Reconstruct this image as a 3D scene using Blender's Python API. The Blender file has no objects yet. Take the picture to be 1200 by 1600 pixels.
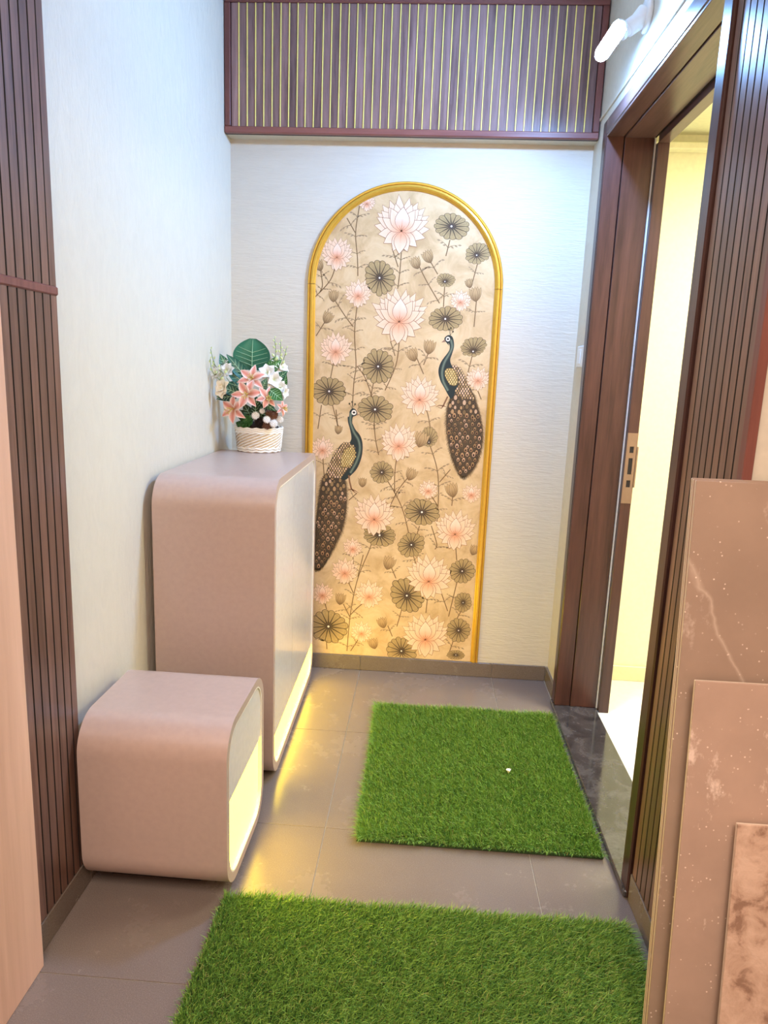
import bpy, math, random
import numpy as np
from mathutils import Vector, Matrix
random.seed(7); rng = np.random.default_rng(7)
SC = bpy.context.scene
COL = SC.collection
PI = math.pi

# ------------------------------------------------------------------ camera
cam = bpy.data.objects.new('camera', bpy.data.cameras.new('camera')); COL.objects.link(cam)
cam.data.sensor_fit = 'VERTICAL'; cam.data.sensor_height = 36.0
cam.data.lens = 1140.83 * 36.0 / 1600.0
cam.data.shift_x = 11.17 / 1600.0; cam.data.shift_y = 15.87 / 1600.0
cam.data.clip_start = 0.02
_r = Vector((0.997255, 0.064635, 0.036115)); _u = Vector((-0.048447, 0.200786, 0.978436)); _f = Vector((-0.05599, 0.9775, -0.203367))
cam.matrix_world = Matrix(((_r.x, _u.x, -_f.x, .8246), (_r.y, _u.y, -_f.y, -3.1536), (_r.z, _u.z, -_f.z, 1.3518), (0, 0, 0, 1)))
SC.camera = cam

# ------------------------------------------------------------------ world, lamps, exposure
SC.view_settings.view_transform = 'Standard'; SC.view_settings.look = 'None'
SC.view_settings.gamma = 1.0; SC.view_settings.use_curve_mapping = False
SC.view_settings.exposure = 0.1
wd = bpy.data.worlds.new('world'); SC.world = wd; wd.use_nodes = True
wd.node_tree.nodes['Background'].inputs[0].default_value = (1, .93, .88, 1)
wd.node_tree.nodes['Background'].inputs[1].default_value = 0.4

BULB_STRENGTH = 1080.0            # cool tube bulb above the door
BULB_COLOR = (.24, .50, 1.0)
GLOW_STRENGTH = 15.0            # backlit panels in the furniture
GLOW_COLOR = (1.0, .70, .027)

def area(name, loc, rot, sx, sy, power, color):
    l = bpy.data.lights.new(name, 'AREA'); l.shape = 'RECTANGLE'; l.size = sx; l.size_y = sy
    l.energy = power; l.color = color
    o = bpy.data.objects.new(name, l); COL.objects.link(o); o.location = loc; o.rotation_euler = rot
    return o
# ceiling lamps of the room the camera stands in, and of the room behind the door
area('front_room_lamp', (.95, -3.7, 2.70), (0, 0, 0), 1.3, 1.3, 90, (1.0, .85, .73))
area('inner_room_lamp', (2.5, -.95, 2.24), (0, 0, 0), .9, .9, 55, (1.0, .97, .78))

# ------------------------------------------------------------------ helpers
def srgb(r, g, b):
    f = lambda c: (c/255/12.92) if c/255 <= .04045 else ((c/255+.055)/1.055)**2.4
    return (f(r), f(g), f(b), 1.0)

class MB:
    """collects polygons (and optional print colours) for one mesh"""
    def __init__(s): s.v = []; s.f = []; s.c = []; s.sm = []; s.uc = False
    def add(s, vs, fs, smooth=False, cols=None):
        o = len(s.v); s.v += [tuple(p) for p in vs]
        s.f += [tuple(i+o for i in f) for f in fs]; s.sm += [smooth]*len(fs)
        if cols is not None: s.uc = True; s.c += cols
        else: s.c += [(1, 1, 1, 1)]*len(vs)
        return s
    def box(s, x0, x1, y0, y1, z0, z1, bev=0.0):
        if x0 > x1: x0, x1 = x1, x0
        if y0 > y1: y0, y1 = y1, y0
        if z0 > z1: z0, z1 = z1, z0
        if bev <= 0:
            v = [(x, y, z) for z in (z0, z1) for y in (y0, y1) for x in (x0, x1)]
            return s.add(v, [(0,2,3,1),(4,5,7,6),(0,1,5,4),(2,6,7,3),(0,4,6,2),(1,3,7,5)])
        b = min(bev, (x1-x0)*.45, (y1-y0)*.45, (z1-z0)*.45)
        # chamfered box: 24 verts
        v = []; idx = {}
        for ix, X in ((0, x0), (1, x1)):
            for iy, Y in ((0, y0), (1, y1)):
                for iz, Z in ((0, z0), (1, z1)):
                    sx, sy, sz = (1-2*ix)*b, (1-2*iy)*b, (1-2*iz)*b
                    for a, p in (('x', (X, Y+sy, Z+sz)), ('y', (X+sx, Y, Z+sz)), ('z', (X+sx, Y+sy, Z))):
                        idx[(ix, iy, iz, a)] = len(v); v.append(p)
        g = lambda ix, iy, iz, a: idx[(ix, iy, iz, a)]
        f = []
        for i in (0, 1):
            q = [g(i,0,0,'x'), g(i,1,0,'x'), g(i,1,1,'x'), g(i,0,1,'x')]; f.append(q if i else q[::-1])
            q = [g(0,i,0,'y'), g(0,i,1,'y'), g(1,i,1,'y'), g(1,i,0,'y')]; f.append(q if i else q[::-1])
            q = [g(0,0,i,'z'), g(1,0,i,'z'), g(1,1,i,'z'), g(0,1,i,'z')]; f.append(q if i else q[::-1])
        for i in (0, 1):
            for j in (0, 1):
                q = [g(i,j,0,'x'), g(i,j,1,'x'), g(i,j,1,'y'), g(i,j,0,'y')]; f.append(q if (i ^ j) else q[::-1])
                q = [g(i,0,j,'x'), g(i,0,j,'z'), g(i,1,j,'z'), g(i,1,j,'x')]; f.append(q if (i ^ j) else q[::-1])
                q = [g(0,i,j,'y'), g(1,i,j,'y'), g(1,i,j,'z'), g(0,i,j,'z')]; f.append(q if (i ^ j) else q[::-1])
        for i in (0, 1):
            for j in (0, 1):
                for k in (0, 1):
                    q = [g(i,j,k,'x'), g(i,j,k,'y'), g(i,j,k,'z')]; f.append(q if ((i+j+k) % 2) else q[::-1])
        return s.add(v, f)
    def tube(s, pts, rads, n=8, cap=True, smooth=True):
        pts = [Vector(p) for p in pts]
        if not hasattr(rads, '__len__'): rads = [rads]*len(pts)
        t0 = (pts[1]-pts[0]).normalized()
        ref = Vector((0, 0, 1)) if abs(t0.z) < .9 else Vector((1, 0, 0))
        a = t0.cross(ref).normalized(); vs = []
        for i, p in enumerate(pts):
            t = (pts[min(i+1, len(pts)-1)]-pts[max(i-1, 0)]).normalized()
            a = (a - t*a.dot(t)).normalized(); b = t.cross(a)
            for k in range(n):
                w = 2*PI*k/n; vs.append(p+(a*math.cos(w)+b*math.sin(w))*rads[i])
        fs = [(i*n+k, i*n+(k+1) % n, (i+1)*n+(k+1) % n, (i+1)*n+k) for i in range(len(pts)-1) for k in range(n)]
        s.add(vs, fs, smooth)
        if cap:
            s.add(vs[:n], [tuple(range(n))[::-1]]); s.add(vs[-n:], [tuple(range(n))])
        return s
    def lathe(s, prof, c=(0, 0, 0), axis=(0, 0, 1), n=24, smooth=True):
        ax = Vector(axis).normalized(); ref = Vector((1, 0, 0)) if abs(ax.x) < .9 else Vector((0, 1, 0))
        a = (ref-ax*ref.dot(ax)).normalized(); b = ax.cross(a); c = Vector(c)
        vs = [c+ax*h+(a*math.cos(2*PI*k/n)+b*math.sin(2*PI*k/n))*r for r, h in prof for k in range(n)]
        fs = [(i*n+k, i*n+(k+1) % n, (i+1)*n+(k+1) % n, (i+1)*n+k) for i in range(len(prof)-1) for k in range(n)]
        return s.add(vs, fs, smooth)
    def prism_x(s, loop, x0, x1):
        """solid from a convex (y,z) loop, extruded along x"""
        n = len(loop)
        s.add([(x1, y, z) for y, z in loop], [tuple(range(n))])
        s.add([(x0, y, z) for y, z in loop], [tuple(range(n))[::-1]])
        s.add([(x, y, z) for x in (x0, x1) for y, z in loop], [(k, (k+1) % n, n+(k+1) % n, n+k) for k in range(n)])
        return s

def wmat(o):
    m = o.matrix_basis.copy()
    while o.parent: o = o.parent; m = o.matrix_basis @ m
    return m

def obj(name, mb, mat, parent=None, local=False, **props):
    """link the collected polygons as ONE mesh object; world coordinates unless local"""
    me = bpy.data.meshes.new(name)
    vs = mb.v
    if parent is not None and not local:
        inv = wmat(parent).inverted(); vs = [tuple(inv @ Vector(v)) for v in vs]
    me.from_pydata(vs, [], mb.f)
    if any(mb.sm): me.polygons.foreach_set('use_smooth', mb.sm)
    if mb.uc:
        ca = me.color_attributes.new('print', 'FLOAT_COLOR', 'POINT')
        ca.data.foreach_set('color', np.array(mb.c, dtype=np.float32).ravel())
    me.materials.append(mat); me.update()
    o = bpy.data.objects.new(name, me); COL.objects.link(o)
    if parent is not None: o.parent = parent
    for k, v in props.items(): o[k] = v
    return o

def paint_groove_shade(o):
    """paints the groove shade in black on the narrow sides of a slat"""
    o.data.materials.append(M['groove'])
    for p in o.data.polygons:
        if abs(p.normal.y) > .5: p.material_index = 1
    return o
def thing(name, label, cat, loc=(0, 0, 0), rotz=0.0, group=None, tilt=None):
    o = bpy.data.objects.new(name, None); COL.objects.link(o); o.empty_display_size = .05
    o.location = loc; o.rotation_euler = tilt if tilt else (0, 0, rotz)
    o['label'] = label; o['category'] = cat
    if group: o['group'] = group
    return o
def tag(o, label, cat, group=None):
    o['label'] = label; o['category'] = cat
    if group: o['group'] = group
    return o

# ------------------------------------------------------------------ materials
def newmat(name):
    m = bpy.data.materials.new(name); m.use_nodes = True
    nt = m.node_tree; b = nt.nodes['Principled BSDF']
    return m, nt, b
def N(nt, typ, **kw):
    n = nt.nodes.new(typ)
    for k, v in kw.items():
        if k in n.inputs: n.inputs[k].default_value = v
        else: setattr(n, k, v)
    return n
def ramp(nt, fac, stops):
    r = nt.nodes.new('ShaderNodeValToRGB'); e = r.color_ramp.elements
    while len(e) < len(stops): e.new(.5)
    for i, (p, c) in enumerate(stops): e[i].position = p; e[i].color = c
    nt.links.new(fac, r.inputs['Fac']); return r
def coords(nt, scale, obj_random=False):
    tc = nt.nodes.new('ShaderNodeTexCoord'); mp = nt.nodes.new('ShaderNodeMapping')
    mp.inputs['Scale'].default_value = scale
    nt.links.new(tc.outputs['Object'], mp.inputs['Vector'])
    if obj_random:
        oi = nt.nodes.new('ShaderNodeObjectInfo'); ml = nt.nodes.new('ShaderNodeVectorMath'); ml.operation = 'SCALE'
        cb = nt.nodes.new('ShaderNodeCombineXYZ')
        for i in range(3): nt.links.new(oi.outputs['Random'], cb.inputs[i])
        nt.links.new(cb.outputs[0], ml.inputs[0]); ml.inputs['Scale'].default_value = 37.0
        nt.links.new(ml.outputs[0], mp.inputs['Location'])
    return mp.outputs[0]
def plain(name, col, rough=.5, metal=0.0, spec=.5):
    m, nt, b = newmat(name)
    n = N(nt, 'ShaderNodeTexNoise', Scale=60.0); nt.links.new(coords(nt, (1, 1, 1)), n.inputs['Vector'])
    c0 = tuple(x*.93 for x in col[:3])+(1,); r = ramp(nt, n.outputs['Fac'], [(.3, c0), (.7, col)])
    nt.links.new(r.outputs[0], b.inputs['Base Color'])
    b.inputs['Roughness'].default_value = rough; b.inputs['Metallic'].default_value = metal
    b.inputs['Specular IOR Level'].default_value = spec
    return m
def bump(nt, b, h, strength, dist=.01):
    bp = N(nt, 'ShaderNodeBump', Strength=strength, Distance=dist)
    nt.links.new(h, bp.inputs['Height']); nt.links.new(bp.outputs[0], b.inputs['Normal'])
def wood(name, dark, light, axis='z', rough=.42, fine=1.0):
    m, nt, b = newmat(name)
    st = {'z': (26, 26, 1.6), 'y': (26, 1.6, 26), 'x': (1.6, 26, 26)}[axis]
    v = coords(nt, tuple(a*fine for a in st), True)
    n1 = N(nt, 'ShaderNodeTexNoise', Scale=1.0, Detail=6.0, Roughness=.62, Distortion=.6); nt.links.new(v, n1.inputs['Vector'])
    n2 = N(nt, 'ShaderNodeTexNoise', Scale=5.0, Detail=4.0, Roughness=.6); nt.links.new(v, n2.inputs['Vector'])
    mx = N(nt, 'ShaderNodeMath', operation='ADD'); ml = N(nt, 'ShaderNodeMath', operation='MULTIPLY'); ml.inputs[1].default_value = .45
    nt.links.new(n2.outputs['Fac'], ml.inputs[0]); nt.links.new(n1.outputs['Fac'], mx.inputs[0]); nt.links.new(ml.outputs[0], mx.inputs[1])
    mid = tuple((a+c)/2 for a, c in zip(dark, light))
    r = ramp(nt, mx.outputs[0], [(.50, dark), (.70, mid), (.95, light)])
    oi = nt.nodes.new('ShaderNodeObjectInfo'); hsv = nt.nodes.new('ShaderNodeHueSaturation')
    mr = N(nt, 'ShaderNodeMapRange'); mr.inputs['To Min'].default_value = .82; mr.inputs['To Max'].default_value = 1.18
    nt.links.new(oi.outputs['Random'], mr.inputs['Value']); nt.links.new(mr.outputs[0], hsv.inputs['Value'])
    nt.links.new(r.outputs[0], hsv.inputs['Color']); nt.links.new(hsv.outputs[0], b.inputs['Base Color'])
    b.inputs['Roughness'].default_value = rough
    bump(nt, b, n2.outputs['Fac'], .12, .002)
    return m
def textured_paint(name, col, sc, strength):
    m, nt, b = newmat(name)
    v = coords(nt, sc)
    n = N(nt, 'ShaderNodeTexNoise', Scale=1.0, Detail=5.0, Roughness=.55, Distortion=1.6); nt.links.new(v, n.inputs['Vector'])
    n2 = N(nt, 'ShaderNodeTexNoise', Scale=3.0, Detail=3.0, Distortion=.8); nt.links.new(v, n2.inputs['Vector'])
    ad = N(nt, 'ShaderNodeMath', operation='ADD'); nt.links.new(n.outputs['Fac'], ad.inputs[0]); nt.links.new(n2.outputs['Fac'], ad.inputs[1])
    c0 = tuple(x*.96 for x in col[:3])+(1,)
    r = ramp(nt, n.outputs['Fac'], [(.35, c0), (.65, col)]); nt.links.new(r.outputs[0], b.inputs['Base Color'])
    b.inputs['Roughness'].default_value = .5
    bump(nt, b, ad.outputs[0], strength, .004)
    return m
def emit(name, col, strength):
    m, nt, b = newmat(name)
    b.inputs['Base Color'].default_value = (.16, .15, .12, 1); b.inputs['Roughness'].default_value = .4
    b.inputs['Emission Color'].default_value = (*col, 1); b.inputs['Emission Strength'].default_value = strength
    return m
def floor_tile_mat(name, col):
    m, nt, b = newmat(name)
    v = coords(nt, (1, 1, 1))
    sp = N(nt, 'ShaderNodeTexNoise', Scale=420.0, Detail=2.0); nt.links.new(v, sp.inputs['Vector'])
    cl = N(nt, 'ShaderNodeTexNoise', Scale=3.6, Detail=8.0, Roughness=.72); nt.links.new(v, cl.inputs['Vector'])
    r1 = ramp(nt, sp.outputs['Fac'], [(.30, tuple(c*.74 for c in col[:3])+(1,)), (.62, col), (.80, tuple(min(1, c*1.5) for c in col[:3])+(1,))])
    dust = tuple(min(1, c*1.4) for c in col[:3])+(1,)
    mix = N(nt, 'ShaderNodeMixRGB'); rm = ramp(nt, cl.outputs['Fac'], [(.40, (0, 0, 0, 1)), (.90, (.45, .45, .45, 1))]); rm.color_ramp.interpolation = 'EASE'
    nt.links.new(rm.outputs[0], mix.inputs['Fac']); nt.links.new(r1.outputs[0], mix.inputs[1]); mix.inputs[2].default_value = dust
    nt.links.new(mix.outputs[0], b.inputs['Base Color'])
    rr = ramp(nt, cl.outputs['Fac'], [(.35, (.20, .20, .20, 1)), (.8, (.36, .36, .36, 1))]); rr.color_ramp.interpolation = 'EASE'; nt.links.new(rr.outputs[0], b.inputs['Roughness'])
    b.inputs['Specular IOR Level'].default_value = .42
    return m
def stone_slab(name, col, vein, speck, rough, vs=3.0, vw=.012, smear=0.0, line=None):
    """brown dusty tile with a pale vein, dust specks and plaster smears"""
    m, nt, b = newmat(name)
    v = coords(nt, (1, 1, 1), True)
    cl = N(nt, 'ShaderNodeTexNoise', Scale=6.0, Detail=6.0, Roughness=.6); nt.links.new(v, cl.inputs['Vector'])
    base = ramp(nt, cl.outputs['Fac'], [(.3, tuple(c*.82 for c in col[:3])+(1,)), (.7, col)])
    vn = N(nt, 'ShaderNodeTexNoise', Scale=vs, Detail=3.0, Distortion=.7); nt.links.new(v, vn.inputs['Vector'])
    sb = N(nt, 'ShaderNodeMath', operation='SUBTRACT'); sb.inputs[1].default_value = .5; nt.links.new(vn.outputs['Fac'], sb.inputs[0])
    ab = N(nt, 'ShaderNodeMath', operation='ABSOLUTE'); nt.links.new(sb.outputs[0], ab.inputs[0])
    src = ab.outputs[0]
    if line:                                    # one straight-ish vein: x = a + k*z, wavering a little
        a_, k_ = line
        tc = nt.nodes.new('ShaderNodeTexCoord'); sx = nt.nodes.new('ShaderNodeSeparateXYZ'); nt.links.new(tc.outputs['Object'], sx.inputs[0])
        def mth(op, x, y):
            n_ = N(nt, 'ShaderNodeMath', operation=op)
            for i, q in enumerate((x, y)):
                if isinstance(q, (int, float)): n_.inputs[i].default_value = q
                else: nt.links.new(q, n_.inputs[i])
            return n_.outputs[0]
        w1 = N(nt, 'ShaderNodeTexNoise', Scale=14.0, Detail=3.0); nt.links.new(tc.outputs['Object'], w1.inputs['Vector'])
        d = mth('SUBTRACT', sx.outputs['X'], mth('ADD', mth('MULTIPLY', sx.outputs['Z'], k_), a_))
        d = mth('ADD', d, mth('MULTIPLY', mth('SUBTRACT', w1.outputs['Fac'], .5), .05))
        src = mth('ABSOLUTE', d, 0.0)
    vr = ramp(nt, src, [(0.0, (.5, .5, .5, 1)), (vw, (0, 0, 0, 1))])
    m1 = N(nt, 'ShaderNodeMixRGB'); nt.links.new(vr.outputs[0], m1.inputs['Fac']); nt.links.new(base.outputs[0], m1.inputs[1]); m1.inputs[2].default_value = vein
    vo = N(nt, 'ShaderNodeTexVoronoi', Scale=85.0); nt.links.new(v, vo.inputs['Vector'])
    sr = ramp(nt, vo.outputs['Distance'], [(.10, (.85, .85, .85, 1)), (.17, (0, 0, 0, 1))])
    pn = N(nt, 'ShaderNodeTexNoise', Scale=22.0, Detail=2.0); nt.links.new(v, pn.inputs['Vector'])
    pr = ramp(nt, pn.outputs['Fac'], [(.48, (0, 0, 0, 1)), (.58, (1, 1, 1, 1))])
    mu = N(nt, 'ShaderNodeMath', operation='MULTIPLY'); nt.links.new(sr.outputs[0], mu.inputs[0]); nt.links.new(pr.outputs[0], mu.inputs[1])
    m2 = N(nt, 'ShaderNodeMixRGB'); nt.links.new(mu.outputs[0], m2.inputs['Fac']); nt.links.new(m1.outputs[0], m2.inputs[1]); m2.inputs[2].default_value = speck
    out = m2
    if smear > 0:
        mp2 = N(nt, 'ShaderNodeMapping'); mp2.inputs['Scale'].default_value = (1.6, 1.6, 1.0); nt.links.new(v, mp2.inputs['Vector'])
        sm = N(nt, 'ShaderNodeTexNoise', Scale=7.0, Detail=6.0, Roughness=.7); nt.links.new(mp2.outputs[0], sm.inputs['Vector'])
        s2 = ramp(nt, sm.outputs['Fac'], [(.61, (0, 0, 0, 1)), (.69, (smear, smear, smear, 1))])
        m3 = N(nt, 'ShaderNodeMixRGB'); nt.links.new(s2.outputs[0], m3.inputs['Fac']); nt.links.new(m2.outputs[0], m3.inputs[1]); m3.inputs[2].default_value = speck
        out = m3
    nt.links.new(out.outputs[0], b.inputs['Base Color']); b.inputs['Roughness'].default_value = rough
    return m
def vcol(name, rough=.55, spec=.3, sheen=0.0):
    m, nt, b = newmat(name)
    a = nt.nodes.new('ShaderNodeAttribute'); a.attribute_name = 'print'
    nt.links.new(a.outputs['Color'], b.inputs['Base Color']); b.inputs['Roughness'].default_value = rough
    b.inputs['Specular IOR Level'].default_value = spec
    return m

M = {}
M['wall'] = textured_paint('cream_textured_paint', srgb(213, 205, 188), (22, 22, 9), .5)
M['wall_comb'] = textured_paint('cream_combed_paint', srgb(211, 203, 186), (7, 7, 55), .40)
M['paint'] = plain('smooth_cream_paint', srgb(206, 198, 180), .5)
M['yellow_paint'] = plain('pale_yellow_paint', srgb(234, 236, 202), .55)
M['ceiling'] = plain('white_ceiling_paint', srgb(235, 232, 225), .7)
M['pink_paint'] = plain('warm_front_wall_paint', srgb(238, 205, 185), .6)
M['tile'] = floor_tile_mat('taupe_floor_tile', srgb(126, 113, 105))
M['grout'] = plain('pale_grout', srgb(178, 168, 150), .8)
M['skirt'] = floor_tile_mat('taupe_skirting_tile', srgb(116, 104, 94))
M['white_tile'] = plain('white_gloss_floor', srgb(240, 238, 226), .12)
M['cream_skirt'] = plain('cream_skirting', srgb(226, 222, 182), .35)
M['walnut'] = wood('walnut_slat', srgb(76, 51, 43), srgb(128, 95, 81), 'z', .30)
M['walnut_dark'] = wood('dark_walnut_frame', srgb(46, 26, 23), srgb(78, 49, 43), 'z', .3)
M['walnut_dark_y'] = wood('dark_walnut_header', srgb(58, 38, 36), srgb(98, 74, 70), 'y', .3)
M['panelwood'] = wood('walnut_plank', srgb(82, 56, 54), srgb(152, 118, 112), 'z', .36, .9)
M['redwood'] = wood('reddish_brown_trim', srgb(98, 52, 46), srgb(128, 76, 66), 'z', .4)
M['redwood_x'] = wood('reddish_brown_trim_level', srgb(98, 52, 46), srgb(128, 76, 66), 'x', .4)
M['groove'] = plain('black_fill_and_groove_shade', srgb(22, 14, 12), .7)  # black for backings and pockets; on slat sides it paints in groove shade
M['gold_strip'] = plain('polished_gold_strip', srgb(244, 222, 128), .35, .15)
M['gold'] = plain('satin_gold_moulding', srgb(216, 168, 62), .36, .45)
M['paper'] = None
M['print'] = vcol('printed_ink', .6, .25)
M['taupe'] = plain('taupe_matte_laminate', srgb(184, 161, 151), .30, 0, .7)
M['taupe_edge'] = plain('taupe_edge_band', srgb(170, 148, 140), .45)
M['front'] = plain('light_grey_gloss_front', srgb(214, 210, 207), .17, 0, .7)
M['bead'] = plain('white_bead', srgb(238, 230, 216), .4)
M['black'] = plain('black_plinth', srgb(24, 20, 20), .6)
M['glow'] = emit('warm_backlit_acrylic', GLOW_COLOR, GLOW_STRENGTH)
M['bulb'] = emit('cool_white_diffuser', BULB_COLOR, BULB_STRENGTH)
M['white_plastic'] = plain('white_plastic', srgb(226, 228, 228), .35)
M['metal'] = plain('brushed_nickel', srgb(150, 132, 116), .35, .8)
M['seal'] = plain('white_rubber_seal', srgb(225, 225, 222), .5)
M['pink_board'] = wood('bare_pinkish_plywood', srgb(190, 148, 122), srgb(216, 176, 150), 'z', .6, .35)
M['slab_a'] = stone_slab('brown_marbled_tile', srgb(160, 136, 118), srgb(206, 186, 168), srgb(232, 212, 196), .33, 1.3, .006, .35)
M['slab_a_vein'] = stone_slab('brown_tile_with_vein', srgb(164, 140, 122), srgb(206, 186, 168), srgb(232, 212, 196), .33, 1.3, .006, .35, (.555, -.55))
M['slab_b'] = stone_slab('pinkish_brown_tile', srgb(184, 156, 138), srgb(196, 170, 152), srgb(236, 214, 198), .42, .35, .0015, .75)
M['slab_edge'] = plain('pale_tile_edge', srgb(226, 206, 184), .6)
M['leaf'] = None

def granite():
    m, nt, b = newmat('dusty_black_granite'); v = coords(nt, (1, 1, 1))
    n = N(nt, 'ShaderNodeTexNoise', Scale=160.0, Detail=2.0); nt.links.new(v, n.inputs['Vector'])
    c = N(nt, 'ShaderNodeTexNoise', Scale=9.0, Detail=6.0, Roughness=.65, Distortion=1.0); nt.links.new(v, c.inputs['Vector'])
    r = ramp(nt, n.outputs['Fac'], [(.4, srgb(24, 22, 24)), (.75, srgb(48, 46, 50))])
    r2 = ramp(nt, c.outputs['Fac'], [(.40, (.06, .06, .06, 1)), (.75, (.42, .42, .42, 1))])
    mx = N(nt, 'ShaderNodeMixRGB'); nt.links.new(r2.outputs[0], mx.inputs['Fac']); nt.links.new(r.outputs[0], mx.inputs[1]); mx.inputs[2].default_value = srgb(130, 124, 124)
    nt.links.new(mx.outputs[0], b.inputs['Base Color'])
    rr = ramp(nt, c.outputs['Fac'], [(.35, (.05, .05, .05, 1)), (.8, (.22, .22, .22, 1))]); nt.links.new(rr.outputs[0], b.inputs['Roughness'])
    b.inputs['Specular IOR Level'].default_value = .9
    return m
M['granite'] = granite()
def paper():
    m, nt, b = newmat('aged_cream_wallpaper'); v = coords(nt, (1, 1, 1))
    n = N(nt, 'ShaderNodeTexNoise', Scale=9.0, Detail=6.0, Roughness=.65, Distortion=.8); nt.links.new(v, n.inputs['Vector'])
    r = ramp(nt, n.outputs['Fac'], [(.34, srgb(192, 158, 112)), (.50, srgb(211, 179, 134)), (.66, srgb(220, 192, 149))])
    nt.links.new(r.outputs[0], b.inputs['Base Color']); b.inputs['Roughness'].default_value = .55
    return m
M['paper'] = paper()
def mottled():
    m, nt, b = newmat('plaster_smeared_tile'); v = coords(nt, (1, 1, 1))
    n = N(nt, 'ShaderNodeTexNoise', Scale=19.0, Detail=6.0, Roughness=.62, Distortion=.35); nt.links.new(v, n.inputs['Vector'])
    r = ramp(nt, n.outputs['Fac'], [(.36, srgb(148, 116, 96)), (.45, srgb(190, 158, 136)), (.60, srgb(210, 180, 158))])
    nt.links.new(r.outputs[0], b.inputs['Base Color']); b.inputs['Roughness'].default_value = .6
    bump(nt, b, n.outputs['Fac'], .5, .006)
    return m
M['slab_c'] = mottled()
def turf():
    m, nt, b = newmat('plastic_grass_blade')
    a = nt.nodes.new('ShaderNodeAttribute'); a.attribute_name = 'print'
    nt.links.new(a.outputs['Color'], b.inputs['Base Color']); b.inputs['Roughness'].default_value = .45
    b.inputs['Specular IOR Level'].default_value = .4
    return m
M['turf'] = turf()
M['turf_back'] = plain('dark_green_turf_backing', srgb(38, 62, 24), .9)
M['petal'] = vcol('petal_cloth', .55, .3)
M['foliage'] = vcol('foliage_cloth', .38, .5)
M['basket'] = plain('woven_pale_straw', srgb(226, 204, 172), .7)
M['basket_white'] = plain('white_woven_rim', srgb(240, 232, 218), .7)
M['dark_moss'] = plain('dark_moss_filler', srgb(52, 38, 30), .9)
M['cone'] = plain('brown_pine_cone', srgb(140, 98, 74), .8)

# ------------------------------------------------------------------ the setting
W = 1.443
def struct(name, mb, mat, parent=None):
    o = obj(name, mb, mat, parent)
    if parent is None: o['kind'] = 'structure'
    return o
# floor: grout bed with one slab per tile
fl = struct('floor', MB().box(-.05, 4.3, -4.9, .12, -.12, -.0025), M['grout'])
for i in range(-1, 8):
    for j in range(0, 9):
        x0, x1 = .592+.6*(i-1), .592+.6*i
        y1 = -.6*j; y0 = y1-.6
        if x1 < 0: continue
        x0 = max(x0, -.04)
        if x0 > 1.15:
            if y0 > -1.9 and x0 > 1.4: continue
            if y0 > -1.75: x1 = min(x1, 1.43)
        if y0 < -4.85: continue
        if y1 == 0: y1 = .05
        struct('tile', MB().box(x0+.0012, x1-.0012, y0+.0012, y1-.0012, -.012, 0.0, .0008), M['tile'], fl)
struct('ceiling', MB().box(-.15, 4.3, -4.9, .12, 2.76, 2.86), M['ceiling'])

# walls. The left wall runs a touch out of square with the back wall.
struct('wall_back', MB().box(-.12, W+.02, 0, .10, -.05, 2.80), M['wall_comb'])
lw = MB()
def skewx(y): return -.004 + .0155*y
lw.add([(skewx(0), 0.02, -.05), (skewx(-4.9), -4.9, -.05), (skewx(-4.9), -4.9, 2.8), (skewx(0), .02, 2.8),
        (-.2, .02, -.05), (-.2, -4.9, -.05), (-.2, -4.9, 2.8), (-.2, .02, 2.8)],
       [(0, 3, 2, 1), (4, 5, 6, 7), (0, 4, 7, 3), (1, 2, 6, 5), (3, 7, 6, 2), (0, 1, 5, 4)])
struct('wall_left', lw, M['wall'])
DY0, DY1, DH = -.24, -1.412, 2.252          # outer limits of the door frame
rw = MB().box(W, 1.60, DY0-.004, .02, -.05, 2.8).box(W, 1.60, DY1+.004, DY0-.004, DH-.004, 2.8).box(W, 1.60, -1.735, DY1+.004, -.05, 2.8)
struct('wall_right', rw, M['paint'])
struct('wall_front', MB().box(1.60, 4.3, -1.735, -1.62, -.05, 2.8), M['pink_paint'])
struct('wall_far_right', MB().box(4.2, 4.3, -4.9, -1.735, -.05, 2.8), M['pink_paint'])
struct('wall_behind', MB().box(-.2, 4.3, -5.0, -4.9, -.05, 2.8), M['pink_paint'])
# room beyond the door
struct('wall_inner_back', MB().box(1.60, 3.7, .03, .12, -.05, 2.8), M['yellow_paint'])
struct('wall_inner_side', MB().box(3.6, 3.7, -1.62, .03, -.05, 2.8), M['yellow_paint'])
struct('ceiling_inner', MB().box(1.60, 3.6, -1.62, .03, 2.30, 2.40), M['yellow_paint'])
struct('trim_1', MB().box(1.60, 3.6, -.02, .03, 2.235, 2.262, .004), M['yellow_paint'])
fi = struct('floor_inner', MB().box(1.594, 3.7, -1.62, .04, -.06, .0), M['grout'])
for i in range(4):
    for j in range(3):
        y1 = .03-.79*j; y0 = max(y1-.79, -1.62)
        if y1 <= -1.62: continue
        struct('white_tile', MB().box(1.5945+.6*i, min(1.5945+.6*(i+1), 3.6)-.0015, y0+.001, y1-.001, -.01, .012, .0006), M['white_tile'], fi)
struct('baseboard_inner', MB().box(1.64, 3.6, .018, .03, .012, .082, .002), M['cream_skirt'])
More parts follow.
